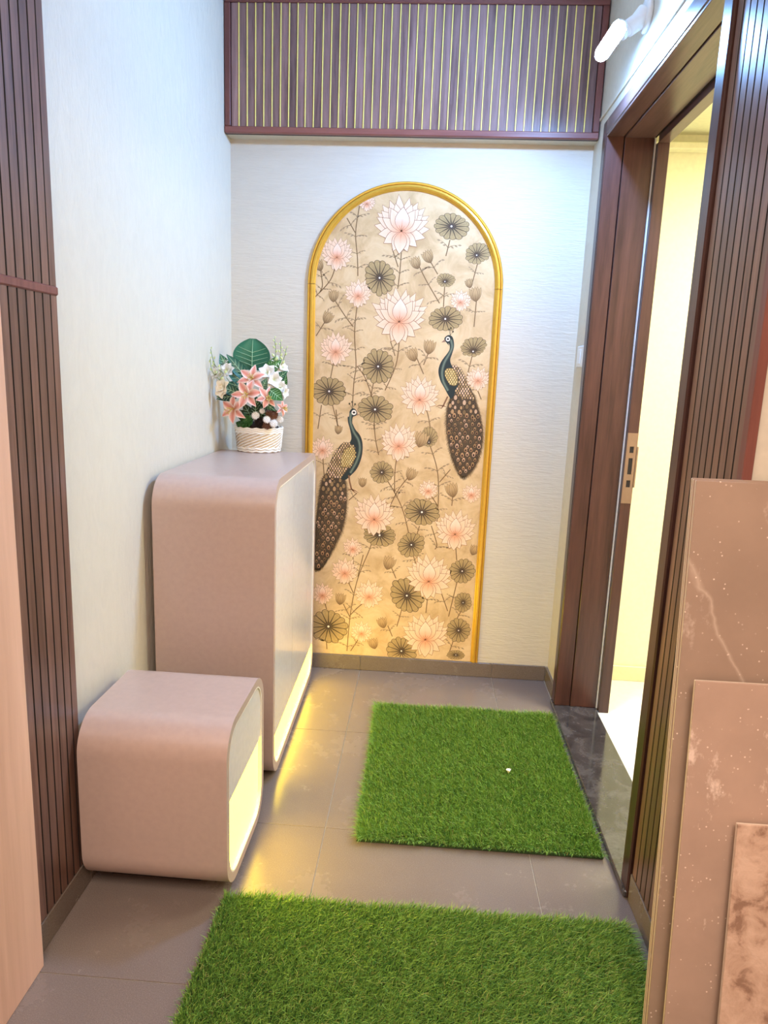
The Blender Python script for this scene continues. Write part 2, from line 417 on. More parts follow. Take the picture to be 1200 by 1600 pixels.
# skirtings, one tile after another
bb = struct('baseboard_back', MB().box(.005, W-.002, -.004, .0, 0, .066), M['grout'])
for a, c in ((.006, .591), (.5935, 1.191), (1.1935, W-.012)):
    struct('skirting_tile', MB().box(a, c, -.011, -.001, .0008, .068, .0012), M['skirt'], bb)
br = struct('baseboard_right', MB().box(W-.004, W, DY0, -.011, 0, .066), M['grout'])
struct('skirting_tile', MB().box(W-.011, W-.001, DY0+.001, -.012, .0008, .067, .0012), M['skirt'], br)
bl = struct('baseboard_left', MB().box(-.016, -.002, -2.0, -.95, 0, .07), M['grout'])
for a, c in ((-2.0, -1.5), (-1.498, -.96)):
    struct('skirting_tile', MB().box(-.02, .006, a, c, .0008, .074, .0012), M['skirt'], bl)
b2 = struct('baseboard_right_front', MB().box(W-.004, W, -1.733, DY1-.002, 0, .07), M['grout'])
struct('skirting_tile', MB().box(W-.014, W-.001, -1.733, DY1-.003, .0008, .078, .0012), M['skirt'], b2)

# soffit box above the mural
SY, SZ = -.078, 2.244
struct('trim_2', MB().box(-.004, W, SY+.012, .0, SZ, 2.76), M['paint'])
# slim lip on the right wall above the door
struct('trim_3', MB().box(W-.006, W, -1.735, -.02, 2.305, 2.315, .001), M['paint'])

# ------------------------------------------------------------------ fluted panel over the mural
pn = thing('fluted_panel', 'dark walnut fluted panel with thin gold strips above the arched mural', 'wall panel', (W/2, SY, SZ))
PX0, PX1, PZ0, PZ1 = -.004, W-.004, SZ-.002, 2.722
obj('backing', MB().box(PX0, PX1, SY+.002, SY+.012, PZ0, PZ1), M['groove'], pn)
TW = .024
obj('frame_rail', MB().box(PX0, PX1, SY-.016, SY+.004, PZ0, PZ0+TW, .003), M['redwood_x'], pn)
obj('frame_rail', MB().box(PX0, PX1, SY-.016, SY+.004, PZ1-TW, PZ1, .003), M['redwood_x'], pn)
for a in (PX0, PX1-TW):
    obj('frame_stile', MB().box(a, a+TW, SY-.015, SY+.004, PZ0+TW, PZ1-TW, .003), M['redwood'], pn)
n = 43; ix0, ix1 = PX0+TW, PX1-TW; pitch = (ix1-ix0)/n
for k in range(n):
    a = ix0+k*pitch
    obj('slat', MB().box(a+.0022, a+pitch-.0022, SY-.008, SY+.002, PZ0+TW, PZ1-TW, .0014), M['panelwood'], pn)
    if k: obj('gold_strip', MB().box(a-.0021, a+.0021, SY-.0105, SY+.002, PZ0+TW, PZ1-TW, .0008), M['gold_strip'], pn)

# ------------------------------------------------------------------ fluted panels on the side walls
lp = thing('fluted_panel', 'brown fluted wood panel on the left wall behind the low bench', 'wall panel', (0, -1.52, .08))
LX = .004
obj('backing', MB().box(-.022, LX-.012, -1.99, -1.521, .076, 2.74), M['groove'], lp)
JZ = 1.497
k = 0; y = -1.5205; sp = .0333
while k < 14:
    wdt = sp*.90 if k else .028
    for z0, z1 in ((.076, JZ-.009), (JZ+.009, 2.74)):
        paint_groove_shade(obj('slat', MB().box(LX-.013, LX, y-wdt, y, z0, z1, .0012), M['walnut'], lp))
    y -= (sp if k else .0305); k += 1
obj('joint_strip', MB().box(LX-.012, LX+.004, -1.99, -1.519, JZ-.0095, JZ+.0095, .003), M['redwood'], lp)

rp = thing('fluted_panel', 'brown fluted wood panel on the right wall beside the door frame', 'wall panel', (W, -1.57, .08))
obj('backing', MB().box(W-.003, W+.0, -1.734, DY1-.001, .079, 2.74), M['groove'], rp)
y = DY1-.008
for k in range(9):
    paint_groove_shade(obj('slat', MB().box(W-.011, W-.002, y-.0305, y, .079, 2.74, .0012), M['walnut'], rp)); y -= .0345
obj('end_trim', MB().box(W-.016, W+.003, -1.7535, y+.003, .0, 2.74, .002), M['redwood'], rp)

# ------------------------------------------------------------------ door frame
dr = thing('door_1', '', '', (W, -.83, 0)); del dr['label']; del dr['category']; dr['kind'] = 'structure'
CX = 1.424
iy0, iy1, iz = DY0-.052, DY1+.052, DH-.052
# architrave
obj('architrave', MB().box(CX, W, iy0, DY0, .022, DH, .004), M['walnut_dark'], dr)
obj('architrave', MB().box(CX, W, DY1, iy1, .0, DH, .004), M['walnut_dark'], dr)
obj('architrave', MB().box(CX, W, iy1, iy0, iz, DH, .004), M['walnut_dark_y'], dr)
# lining in two steps
obj('door_lining', MB().box(CX+.002, 1.487, iy0-.008, iy0, .022, iz, .0015).box(1.4895, 1.592, iy0-.012, DY0-.006, .022, iz, .0015), M['walnut_dark'], dr)
obj('door_lining', MB().box(CX+.002, 1.487, iy1, iy1+.008, .022, iz, .0015).box(1.4895, 1.592, DY1+.006, iy1+.012, .022, iz, .0015), M['walnut_dark'], dr)
obj('door_lining', MB().box(CX+.002, 1.487, iy1+.008, iy0-.008, iz-.008, iz, .0015).box(1.4895, 1.592, iy1+.012, iy0-.012, iz-.012, DH-.006, .0015), M['walnut_dark_y'], dr)
obj('rubber_seal', MB().box(1.593, 1.5985, iy0-.0145, iy0, .022, iz-.012), M['seal'], dr)
obj('rubber_seal', MB().box(1.593, 1.5965, iy1+.014, iy0-.014, iz-.012, iz), M['groove'], dr)
obj('door_stop', MB().box(1.5995, 1.64, iy0-.035, DY0-.03, .012, iz-.03, .0015), M['walnut_dark'], dr)
obj('door_stop', MB().box(1.5995, 1.64, DY1+.03, iy1+.035, .012, iz-.03, .0015), M['walnut_dark'], dr)
obj('door_stop', MB().box(1.5995, 1.64, iy1+.035, iy0-.035, iz-.033, DH-.02, .0015), M['walnut_dark_y'], dr)
# strike plate with its three openings (frame of thin bars round dark pockets)
sy = iy0-.0355; spz = 1.02
sk = MB(); px0, px1 = 1.6005, 1.6395
zs = [spz-.135, spz-.072, spz-.045, spz-.022, spz+.040, spz+.060, spz+.084, spz+.135]
for a, c in ((0, 1), (2, 3), (4, 5), (6, 7)): sk.box(px0, px1, sy-.002, sy, zs[a], zs[c])
for a, c in ((1, 2), (3, 4), (5, 6)): sk.box(px0, px0+.012, sy-.002, sy, zs[a], zs[c]).box(px1-.012, px1, sy-.002, sy, zs[a], zs[c])
sk.box(px1-.002, px1+.006, sy-.002, sy, spz-.072, spz+.084)
so = obj('strike_plate', sk, M['metal'], dr)
obj('keyhole', MB().box(px0+.012, px1-.012, sy-.0004, sy+.0002, spz-.072, spz+.084), M['groove'], so)

th = thing('door_threshold', 'polished black granite threshold slab under the door frame', 'threshold', (1.51, -.83, 0))
obj('slab', MB().box(W-.025, 1.5935, DY1+.002, DY0-.002, 0.0008, .0215, .003), M['granite'], th)

# light switch on the narrow strip of right wall
sw = thing('light_switch', 'small white switch plate on the right wall between corner and door frame', 'switch', (W, -.13, 1.43))
obj('plate', MB().box(W-.009, W-.0002, -.195, -.075, 1.392, 1.476, .003), M['white_plastic'], sw)
obj('rocker', MB().box(W-.013, W-.0085, -.155, -.112, 1.405, 1.463, .002), M['white_plastic'], sw)

# wall lamp: angled holder with a T-shaped tube bulb
wl = thing('wall_lamp', 'white angled wall lamp with glowing tube bulb above the door', 'lamp', (W, -.70, 2.44))
p0 = Vector((W-.001, -.655, 2.424)); ax = Vector((-.80, -.10, -.60)).normalized()
obj('mounting_plate', MB().lathe([(0, .016), (.042, .016), (.048, .010), (.048, 0), (0, 0)], p0, (-1, 0, 0), 28), M['white_plastic'], wl)
q = p0+Vector((-.012, 0, -.004))
obj('socket', MB().lathe([(.034, 0), (.030, .012), (.024, .030), (.024, .062), (.0, .062)], q, ax, 24), M['white_plastic'], wl)
obj('collar', MB().lathe([(.019, .06), (.019, .068), (.016, .069), (.016, .076), (.020, .077), (.020, .086), (.0155, .087), (.0155, .10), (0, .10)], q, ax, 24), M['white_plastic'], wl)
bc = q+ax*.122
bl_ = MB()
prof = [(0, -.105), (.012, -.104), (.020, -.096), (.0225, -.082), (.0225, .082), (.020, .096), (.012, .104), (0, .105)]
bl_.lathe(prof, bc, (-.05, 1, 0), 16, True)
half = {True: MB(), False: MB()}                # plastic back half towards the socket, glowing half away from it
for f_ in bl_.f:
    g_ = sum((bl_.v[i] for i in f_), (0, 0, 0)) if False else [sum(bl_.v[i][a] for i in f_)/len(f_) for a in range(3)]
    lit = (Vector(g_)-bc).dot(ax) > -.0005
    half[lit].add([bl_.v[i] for i in f_], [tuple(range(len(f_)))], True)
hb = obj('bulb_housing', half[False], M['white_plastic'], wl)
obj('bulb_diffuser', half[True], M['bulb'], wl, label='glowing cool white face of the bulb')

# ------------------------------------------------------------------ furniture: rounded shells with backlit bases
def rrect(y0, y1, z0, z1, r, n=10):
    pts = []
    for cy, cz, a0 in ((y0+r, z0+r, PI), (y1-r, z0+r, 1.5*PI), (y1-r, z1-r, 0), (y0+r, z1-r, .5*PI)):
        for k in range(n+1):
            a = a0+.5*PI*k/n; pts.append((cy+r*math.cos(a), cz+r*math.sin(a)))
    return pts
def band(mb, outer, inner, x0, x1):
    n = len(outer)
    for lp, fl in ((outer, False), (inner, True)):
        vs = [(x, y, z) for x in (x0, x1) for y, z in lp]
        mb.add(vs, [((k, (k+1) % n, n+(k+1) % n, n+k) if not fl else (k, n+k, n+(k+1) % n, (k+1) % n)) for k in range(n)], True)
    for x, fl in ((x1, False), (x0, True)):
        vs = [(x, y, z) for y, z in outer]+[(x, y, z) for y, z in inner]
        mb.add(vs, [((k, (k+1) % n, n+(k+1) % n, n+k) if not fl else (k, n+k, n+(k+1) % n, (k+1) % n)) for k in range(n)])
    return mb
def clip(loop, axis, val, keep_above):
    """cut a convex loop by a level line"""
    out = []
    n = len(loop)
    for i in range(n):
        p, q = loop[i], loop[(i+1) % n]
        a, b = (p[axis] >= val) == keep_above, (q[axis] >= val) == keep_above
        if a: out.append(p)
        if a != b:
            t = (val-p[axis])/(q[axis]-p[axis]); out.append((p[0]+t*(q[0]-p[0]), p[1]+t*(q[1]-p[1])))
    return out
def shell_unit(root, w, d, z0, z1, r, t, split, seams, fname, plinth_h, bottom_front):
    """local frame: x across (front face at x=w), y along, z up"""
    outer = rrect(0, d, z0, z1, r); inner = rrect(t, d-t, z0+t, z1-t, r-t*.8)
    obj('shell', band(MB(), outer, inner, .0, w), M['taupe'], root, True)
    i2 = rrect(t-.0005, d-t+.0005, z0+t-.0005, z1-t+.0005, r-t*.8); i3 = rrect(t+.0045, d-t-.0045, z0+t+.0045, z1-t-.0045, r-t*.8-.004)
    obj('beading', band(MB(), i2, i3, w-.014, w-.0005), M['bead'], root, True)
    core = rrect(t+.0005, d-t-.0005, z0+t+.0005, z1-t-.0005, r-t*.8)
    obj('back_panel', MB().prism_x(core, .004, .016), M['taupe'], root, True)
    face = rrect(t+.0048, d-t-.0048, z0+t+.0048, z1-t-.0048, r-t*.8-.004)
    upper = clip(face, 1, split+.001, True); lower = clip(face, 1, split-.001, False)
    ys = [t]+list(seams)+[d-t]
    for k in range(len(ys)-1):
        u = upper
        if k > 0: u = clip(u, 0, ys[k]+.0008, True)
        if k < len(ys)-2: u = clip(u, 0, ys[k+1]-.0008, False)
        obj(fname, MB().prism_x(u, w-.022, w-.004), M['front'], root, True)
    obj('light_panel', MB().prism_x(lower, w-.022, w-.010), M['glow'], root, True, label='warm glowing panel along the base')
    obj('plinth', MB().box(.03, w-.10, .10, d-.10, 0.0008, z0+.001), M['black'], root, True)

bench = thing('shoe_bench', 'low taupe rounded bench box with glowing lower front before the tall cabinet', 'bench', (.018, -1.566, 0), -.012)
shell_unit(bench, .374, .395, .036, .490, .092, .022, .281, [], 'drawer_front', .036, 0)
cab = thing('shoe_cabinet', 'tall taupe rounded shoe cabinet with glossy doors, flower basket on top', 'cabinet', (.008, -1.000, 0), .006)
shell_unit(cab, .381, .905, .012, 1.010, .096, .026, .152, [.37, .72], 'door', .012, 0)

# ------------------------------------------------------------------ mural
AX, AZ, AR = .723, 1.695, .403       # arch centre, spring line, outer radius
FW = .033
mu = thing('peacock_mural', 'arched gold framed mural of peacocks and lotus flowers on the back wall', 'mural', (AX, 0, .075))
def arch_loop(r, zb, n=40):
    return [(AX-r, zb)]+[(AX+r*math.cos(PI-PI*k/n), AZ+r*math.sin(PI-PI*k/n)) for k in range(n+1)]+[(AX+r, zb)]
lp_ = arch_loop(AR-FW+.004, .0695)
pmb = MB().add([(x, -.003, z) for x, z in lp_], [tuple(range(len(lp_)))])
m_ = len(lp_)
pmb.add([(x, y_, z) for y_ in (-.003, -.0006) for x, z in lp_], [(k, m_+k, m_+(k+1) % m_, (k+1) % m_) for k in range(m_)])
obj('mural_paper', pmb, M['paper'], mu)
# moulding: profile (offset inwards from the outer edge, height off the wall)
PROF = [(0, 0), (0, .009), (.004, .012), (.008, .012), (.0105, .008), (.013, .0135), (.020, .0155), (.026, .013), (.029, .008), (.033, .006), (.033, 0)]
def moulding(path, normals):
    mb = MB(); n = len(PROF); vs = []
    for (x, z), (nx, nz) in zip(path, normals):
        for o, h in PROF: vs.append((x-nx*o, -h-.0006, z-nz*o))
    fs = [(i*n+k, (i+1)*n+k, (i+1)*n+k+1, i*n+k+1) for i in range(len(path)-1) for k in range(n-1)]
    mb.add(vs, fs, False)
    mb.add(vs[:n], [tuple(range(n))]); mb.add(vs[-n:], [tuple(range(n))[::-1]])
    return mb
ang = [PI-PI*k/48 for k in range(49)]
obj('arch_moulding', moulding([(AX+AR*math.cos(a), AZ+AR*math.sin(a)) for a in ang], [(math.cos(a), math.sin(a)) for a in ang]), M['gold'], mu)
obj('side_moulding', moulding([(AX-AR, .070), (AX-AR, AZ-.002)], [(-1, 0)]*2), M['gold'], mu)
obj('side_moulding', moulding([(AX+AR, AZ-.002), (AX+AR, .070)], [(1, 0)]*2), M['gold'], mu)

# printed motifs: flat inks laid on the paper. Traced on four sheets, then set out on the wall in metres.
HM = np.array([[0.002577279722353473, -1.0303837242921373e-05, -0.9304679078997881], [0.0001621904748029923, -0.002705238093105337, 2.736855954635645], [5.208628723034165e-05, -0.00016180441439201345, 1.0]])
SHEETS = {'A': (460, 270, 3.5294), 'B': (460, 640, 3.5294), 'R': (670, 500, 6.1545), 'L': (480, 620, 5.7143)}
def wpt(s, u, v):
    o = SHEETS[s]; q = HM @ np.array([o[0]+u/o[2], o[1]+v/o[2], 1.0]); return (q[0]/q[2], q[1]/q[2])
def inside(x, z):
    r = AR-FW+.002
    return z > .0705 and abs(x-AX) < r and (z < AZ or (x-AX)**2+(z-AZ)**2 < r*r)
def clip_pts(pts):
    """pull outline points back inside the frame"""
    out = []
    r = AR-FW+.003
    for x, z in pts:
        z = max(z, .0702)
        if z < AZ: x = min(max(x, AX-r), AX+r)
        else:
            d = math.hypot(x-AX, z-AZ)
            if d > r: x, z = AX+(x-AX)*r/d, AZ+(z-AZ)*r/d
        out.append((x, z))
    return out
LAYER = 1.6e-5
class Ink:
    def __init__(s): s.mb = MB(); s.k = 1
    def poly(s, pts, col, centre=None, ccol=None, k=None):
        k = s.k if k is None else k
        pts = clip_pts(pts); y = -.003-LAYER*k
        if centre is None: centre = (sum(p[0] for p in pts)/len(pts), sum(p[1] for p in pts)/len(pts))
        centre = clip_pts([centre])[0]
        vs = [(centre[0], y, centre[1])]+[(x, y, z) for x, z in pts]
        cols = [ccol or (col[0] if isinstance(col, list) else col)]+(list(col) if isinstance(col, list) else [col]*len(pts))
        n = len(pts); s.mb.add(vs, [(0, 1+i, 1+(i+1) % n) for i in range(n)], False, cols)
    def shape(s, pts, cols):
        from mathutils.geometry import tessellate_polygon
        pts = clip_pts(pts); y = -.003-LAYER*s.k
        v = [Vector((x, z, 0)) for x, z in pts]
        t = tessellate_polygon([v])
        s.mb.add([(x, y, z) for x, z in pts], [tuple(f) for f in t], False, cols if isinstance(cols, list) else [cols]*len(pts))
    def stroke(s, pts, w, col, taper=False, k=None):
        k = s.k if k is None else k
        y = -.003-LAYER*k; n = len(pts); vs = []
        for i, (x, z) in enumerate(pts):
            a = pts[max(i-1, 0)]; b = pts[min(i+1, n-1)]; dx, dz = b[0]-a[0], b[1]-a[1]; l = math.hypot(dx, dz) or 1
            ww = w*.5*(1-.75*i/(n-1) if taper else 1)
            vs += [(x-dz/l*ww, z+dx/l*ww), (x+dz/l*ww, z-dx/l*ww)]
        if not all(inside(*v) for v in vs):
            ok = [i for i in range(n) if inside(*pts[i])]
            if len(ok) < 2: return
            vs = clip_pts(vs)
        s.mb.add([(x, y, z) for x, z in vs], [(2*i, 2*i+1, 2*i+3, 2*i+2) for i in range(n-1)], False, [col]*(2*n))
def lerp(a, b, t): return tuple(x+(y-x)*t for x, y in zip(a, b))
PINK_T, PINK_B, PINK_O = srgb(236, 204, 172), srgb(226, 152, 112), srgb(142, 96, 74)
PAD_L, PAD_D, PAD_O = srgb(200, 170, 116), srgb(104, 86, 66), srgb(70, 56, 40)
STEM = srgb(120, 92, 60)
def petal_outline(bx, bz, ang, ln, wd, n=7):
    ca, sa = math.cos(ang), math.sin(ang); L = []; Rr = []
    for i in range(n+1):
        t = i/n; h = wd*.5*(math.sin(PI*min(1, t**.80))**.85 if t < 1 else 0)
        h = wd*.5*math.sin(PI*t**.85)
        L.append((bx+ca*ln*t-sa*h, bz+sa*ln*t+ca*h, t)); Rr.append((bx+ca*ln*t+sa*h, bz+sa*ln*t-ca*h, t))
    return L+Rr[-2:0:-1]
def petal(ink, bx, bz, ang, ln, wd, tip=PINK_T, base=PINK_B, line=PINK_O, lw=.0011):
    o = petal_outline(bx, bz, ang, ln, wd)
    ink.poly([(x+(x-bx)*.0, z) for x, z, t in petal_outline(bx-math.cos(ang)*lw*.4, bz-math.sin(ang)*lw*.4, ang, ln+lw*1.6, wd+lw*1.8)], line)
    ink.k += 1
    cx, cz = bx+math.cos(ang)*ln*.5, bz+math.sin(ang)*ln*.5
    ink.poly([(x, z) for x, z, t in o], [lerp(base, tip, min(1, t*1.5)) for x, z, t in o], (cx, cz), lerp(base, tip, .72))
    ink.k += 1
    for d in (-.12, 0, .12):
        ink.stroke([(bx+math.cos(ang+d*.6)*ln*a, bz+math.sin(ang+d*.6)*ln*a) for a in (.12, .3, .52)], lw*.5, lerp(base, line, .35), True)
    ink.k += 1
def lotus(s, u, v, r, tilt=0.0):
    bx, bz = wpt(s, u, v); x2, _ = wpt(s, u+r, v); R_ = abs(x2-bx)
    if not (AX-AR-.05 < bx < AX+AR+.05): return
    ink = Ink(); lw = max(.0011, R_*.017)
    up = PI/2+tilt
    big = r > 90
    rows = [(([-1.02, -.74, -.46, -.16, .16, .46, .74, 1.02] if big else [-.9, -.45, 0, .45, .9]), 1.20, .34),   # rear fan
            ([-1.42, 1.42, -1.15, 1.15], 1.05, .36),
            (([-.86, .86, -.6, .6, -.3, .3] if big else [-.7, .7, -.3, .3]), 1.0, .38),
            ([-1.75, 1.75], .98, .36)]
    for angs, ln, wd in rows:
        for a in angs:
            l = R_*ln*(1-.12*abs(a)/1.4)*random.uniform(.95, 1.05)
            petal(ink, bx+random.uniform(-.02, .02)*R_, bz, up+a, l, R_*wd*1.08, lw=lw)
    for a, l in ((-2.25, .74), (2.2, .72), (-2.75, .70), (2.8, .70)):
        petal(ink, bx, bz, up+a, R_*l, R_*.38, lw=lw)
    petal(ink, bx, bz, up+3.12, R_*.74, R_*.44, lw=lw)
    for a in (-1.05, 1.05): petal(ink, bx, bz, up+a, R_*.80, R_*.36, lw=lw)
    for a in (-.52, .52): petal(ink, bx, bz, up+a, R_*.84, R_*.42, lw=lw)
    petal(ink, bx, bz, up, R_*.80, R_*.50, srgb(242, 214, 190), lw=lw)
    for a in (-.9, -.45, 0, .45, .9):
        ink.stroke([(bx, bz), (bx+math.cos(up+a)*R_*.22, bz+math.sin(up+a)*R_*.22)], lw*2.2, lerp(PINK_B, PINK_O, .45), True)
    ink.k += 1
    obj('lotus_print', ink.mb, M['print'], mu)
def pad(s, u, v, rx, ry, rot=0.0, cu=None, cv=None):
    cx, cz = wpt(s, u, v); rx_ = abs(wpt(s, u+rx, v)[0]-cx); rz_ = abs(wpt(s, u, v-ry)[1]-cz)
    kx, kz = (cx, cz) if cu is None else wpt(s, cu, cv)
    ink = Ink(); nl = 15; ph = random.uniform(0, 6)
    jit = [random.uniform(-.05, .05) for _ in range(nl)]
    def edge(a, sc=1.0):
        lobe = abs(math.sin(nl*.5*(a+ph)))
        w_ = .90+.11*lobe**.6+jit[int((a+ph)/(2*PI)*nl) % nl]+.05*math.sin(2*a+ph)
        x, z = rx_*w_*sc*math.cos(a), rz_*w_*sc*math.sin(a)
        return (cx+x*math.cos(rot)-z*math.sin(rot), cz+x*math.sin(rot)+z*math.cos(rot))
    A = [2*PI*i/128 for i in range(128)]
    ink.poly([edge(a, 1.03) for a in A], PAD_O); ink.k += 1
    def ring(t): return [(kx+(edge(a)[0]-kx)*t, kz+(edge(a)[1]-kz)*t) for a in A]
    lobes = [abs(math.sin(nl*.5*(a+ph))) for a in A]
    shade = lambda d: [lerp(PAD_L, PAD_D, min(1, d+.75*(1-l_)**1.5)) for l_ in lobes]
    ink.poly(ring(1.0), shade(.22), (kx, kz), PAD_D); ink.k += 1
    ink.poly(ring(.90), shade(.0), (kx, kz), PAD_D); ink.k += 1
    for i in range(nl):
        a = 2*PI*i/nl-ph; e = edge(a, .98)
        ink.stroke([(kx, kz), ((kx+e[0])/2, (kz+e[1])/2), e], rx_*.075, PAD_O, True)
        for da, t0 in ((.36, .55), (.5, .42), (.64, .55)):
            e2 = edge(a+2*PI/nl*da, .93); ink.stroke([e2, (kx+(e2[0]-kx)*t0, kz+(e2[1]-kz)*t0)], rx_*.026, lerp(PAD_D, PAD_L, .25), True)
    ink.k += 1
    ink.poly([(kx+rx_*.30*math.cos(a)*(1 if j % 2 else .6), kz+rz_*.30*math.sin(a)*(1 if j % 2 else .6)) for j, a in enumerate(A[::4])], lerp(PAD_D, PAD_O, .3), (kx, kz), srgb(50, 40, 46)); ink.k += 1
    ink.poly([(kx+rx_*.06*math.cos(a), kz+rx_*.06*math.sin(a)) for a in A[::8]], srgb(236, 222, 206)); ink.k += 1
    obj('lily_pad_print', ink.mb, M['print'], mu)
def smooth(pts, m=6):
    out = []
    P_ = [pts[0]]+list(pts)+[pts[-1]]
    for i in range(1, len(P_)-2):
        p0_, p1, p2, p3 = P_[i-1:i+3]
        for j in range(m):
            t = j/m
            out.append(tuple(.5*((2*b)+(-a+c)*t+(2*a-5*b+4*c-d)*t*t+(-a+3*b-3*c+d)*t**3) for a, b, c, d in zip(p0_, p1, p2, p3)))
    out.append(pts[-1]); return out
STEMS = {'A': [[(590,440),(582,540),(570,640)],[(540,420),(572,520)],[(360,180),(338,330),(348,470),(350,570)],[(290,250),(335,330)],[(352,690),(338,800),(332,900),(340,1060),(328,1160),(320,1290)],
 [(235,480),(200,590),(115,685)],[(578,935),(560,1060),(500,1200)],[(225,1000),(200,1130)],[(858,370),(835,460)],[(1010,500),(980,610)],[(828,630),(822,740)],[(915,720),(890,760)],[(980,1010),(950,1130)],
 [(440,1140),(420,1240)],[(345,1065),(390,1130),(430,1240)],[(710,1270),(735,1330),(750,1412)],[(685,510),(730,600),(800,720)],[(750,490),(790,560)],[(670,1010),(712,1110)],[(740,990),(712,1060)],[(145,540),(155,620),(140,660)],
 [(215,690),(280,790),(325,850)],[(170,820),(120,900)],[(1005,690),(990,850)],[(150,1280),(130,1412)],[(210,1280),(245,1412)],[(990,1150),(1030,1250)],[(440,1380),(440,1412)],[(530,930),(555,1010)]],
 'B': [[(440,70),(447,160),(465,250)],[(575,220),(555,330),(552,460)],[(630,370),(575,440),(520,545)],[(512,390),(560,470),(600,560),(630,680)],[(745,190),(785,320),(795,450),(785,640)],[(742,455),(790,530)],[(872,480),(868,530)],
 [(440,620),(425,740),(350,930),(310,1120),(290,1330)],[(322,775),(325,850)],[(280,910),(325,1010)],[(412,1040),(350,1090),(310,1130)],[(755,640),(785,740),(775,770)],[(885,700),(895,830)],[(900,935),(850,1140)],[(740,980),(725,1120)],
 [(595,1090),(565,1195)],[(655,800),(672,860)],[(535,870),(560,930)],[(270,1070),(305,1140)],[(155,235),(165,370)],[(158,1030),(178,1100)],[(720,1290),(715,1362)],[(370,1240),(310,1330)],[(515,1190),(540,1250)],[(880,1260),(850,1350)],
 [(175,1240),(180,1320)],[(690,640),(675,690)],[(930,1090),(880,1180)],[(810,1010),(845,1110)],[(345,460),(300,500)],[(860,330),(800,400)],[(230,0),(240,110)],[(380,800),(350,920)]]}
ink = Ink()
def twig(p, d, l):
    a = math.atan2(d[1], d[0])
    for sgn in (1, -1):
        a2 = a+sgn*random.uniform(.5, 1.0)
        c = [(p[0]+math.cos(a2)*l*t+math.cos(a2+sgn*1.4)*l*.45*t*t, p[1]+math.sin(a2)*l*t+math.sin(a2+sgn*1.4)*l*.45*t*t) for t in (0, .35, .7, 1)]
        ink.stroke(c, .0030, lerp(STEM, srgb(222, 195, 158), .12), True)
        for q in c[1:]:
            b = a2+sgn*random.uniform(.6, 1.3)
            o = petal_outline(q[0], q[1], b, l*.42, l*.17, 4)
            if all(inside(x, z) for x, z, t in o): ink.poly([(x, z) for x, z, t in o], lerp(STEM, srgb(222, 195, 158), .30))
for s, L in STEMS.items():
    for line in L:
        pts = smooth([wpt(s, *p) for p in line])
        ink.k = 1; ink.stroke(pts, .0040, STEM); ink.k = 2
        ln = sum(math.dist(pts[i], pts[i+1]) for i in range(len(pts)-1))
        for i in range(3, len(pts)-1, 4 if ln > .12 else 6):
            d = (pts[i-1][0]-pts[i][0], pts[i-1][1]-pts[i][1])
            twig(pts[i], d, random.uniform(.022, .040))
def bud(s, u, v, r, rot=.2):
    x, z = wpt(s, u, v+r); R_ = abs(wpt(s, u+r, v)[0]-wpt(s, u, v)[0])
    ink.k = 5
    for a, wd in ((-.42, .5), (.42, .5), (-.18, .6), (.2, .6), (0, .55)):
        petal(ink, x, z, PI/2+rot+a, R_*1.9, R_*wd*1.25, srgb(194, 160, 114), srgb(126, 96, 64), srgb(84, 64, 42), .0013)
for s, L in {'A': [(683,495,36),(752,460,38),(215,680,34),(168,795,36),(665,1000,40),(738,960,42),(148,510,32),(1000,670,42),(970,610,26)], 'B': [(630,352,38),(878,440,44),(510,840,42),(250,1040,36),(495,1170,34),(445,1285,34),(980,770,32),(685,160,48),(240,110,26),(375,400,28)]}.items():
    for u, v, r in L: bud(s, u, v, r, random.uniform(-.5, .5))
obj('stem_print', ink.mb, M['print'], mu)
for a in [('A',400,175,52),('A',590,325,158),('A',235,470,95),('A',352,683,82),('A',578,825,158),('A',228,992,95),('A',915,718,64),('A',690,1255,115),('A',1012,1150,72),
          ('B',575,205,110),('B',155,228,70),('B',440,608,120),('B',885,690,120),('B',738,452,58),('B',975,474,58),('B',322,772,58),('B',278,905,82),('B',155,1027,68),('B',412,1035,88),('B',740,950,135),('B',722,1270,135),('B',370,1237,66)]:
    lotus(*a, tilt=random.uniform(-.06, .06))
for a in [('A',866,296,92,74),('A',470,580,84,92,.5),('A',1012,445,66,58,.2,1005,455),('A',832,806,88,70),('A',462,1068,86,92,.5),('A',192,1205,90,80),('A',445,1305,92,78),('A',988,960,70,52,.1,985,985),('A',835,592,50,38,.1,830,600),
          ('B',482,345,60,62),('B',703,565,93,72,-.3),('B',470,692,90,58),('B',645,745,72,68,.5),('B',620,1025,88,96,.6),('B',925,890,68,66,-.4),('B',930,1063,50,52),('B',905,1217,66,62),('B',188,1195,100,92),('B',590,1330,76,78,.3),('B',890,1352,46,28),('B',742,150,46,56,.2,742,180)]:
    pad(*a)
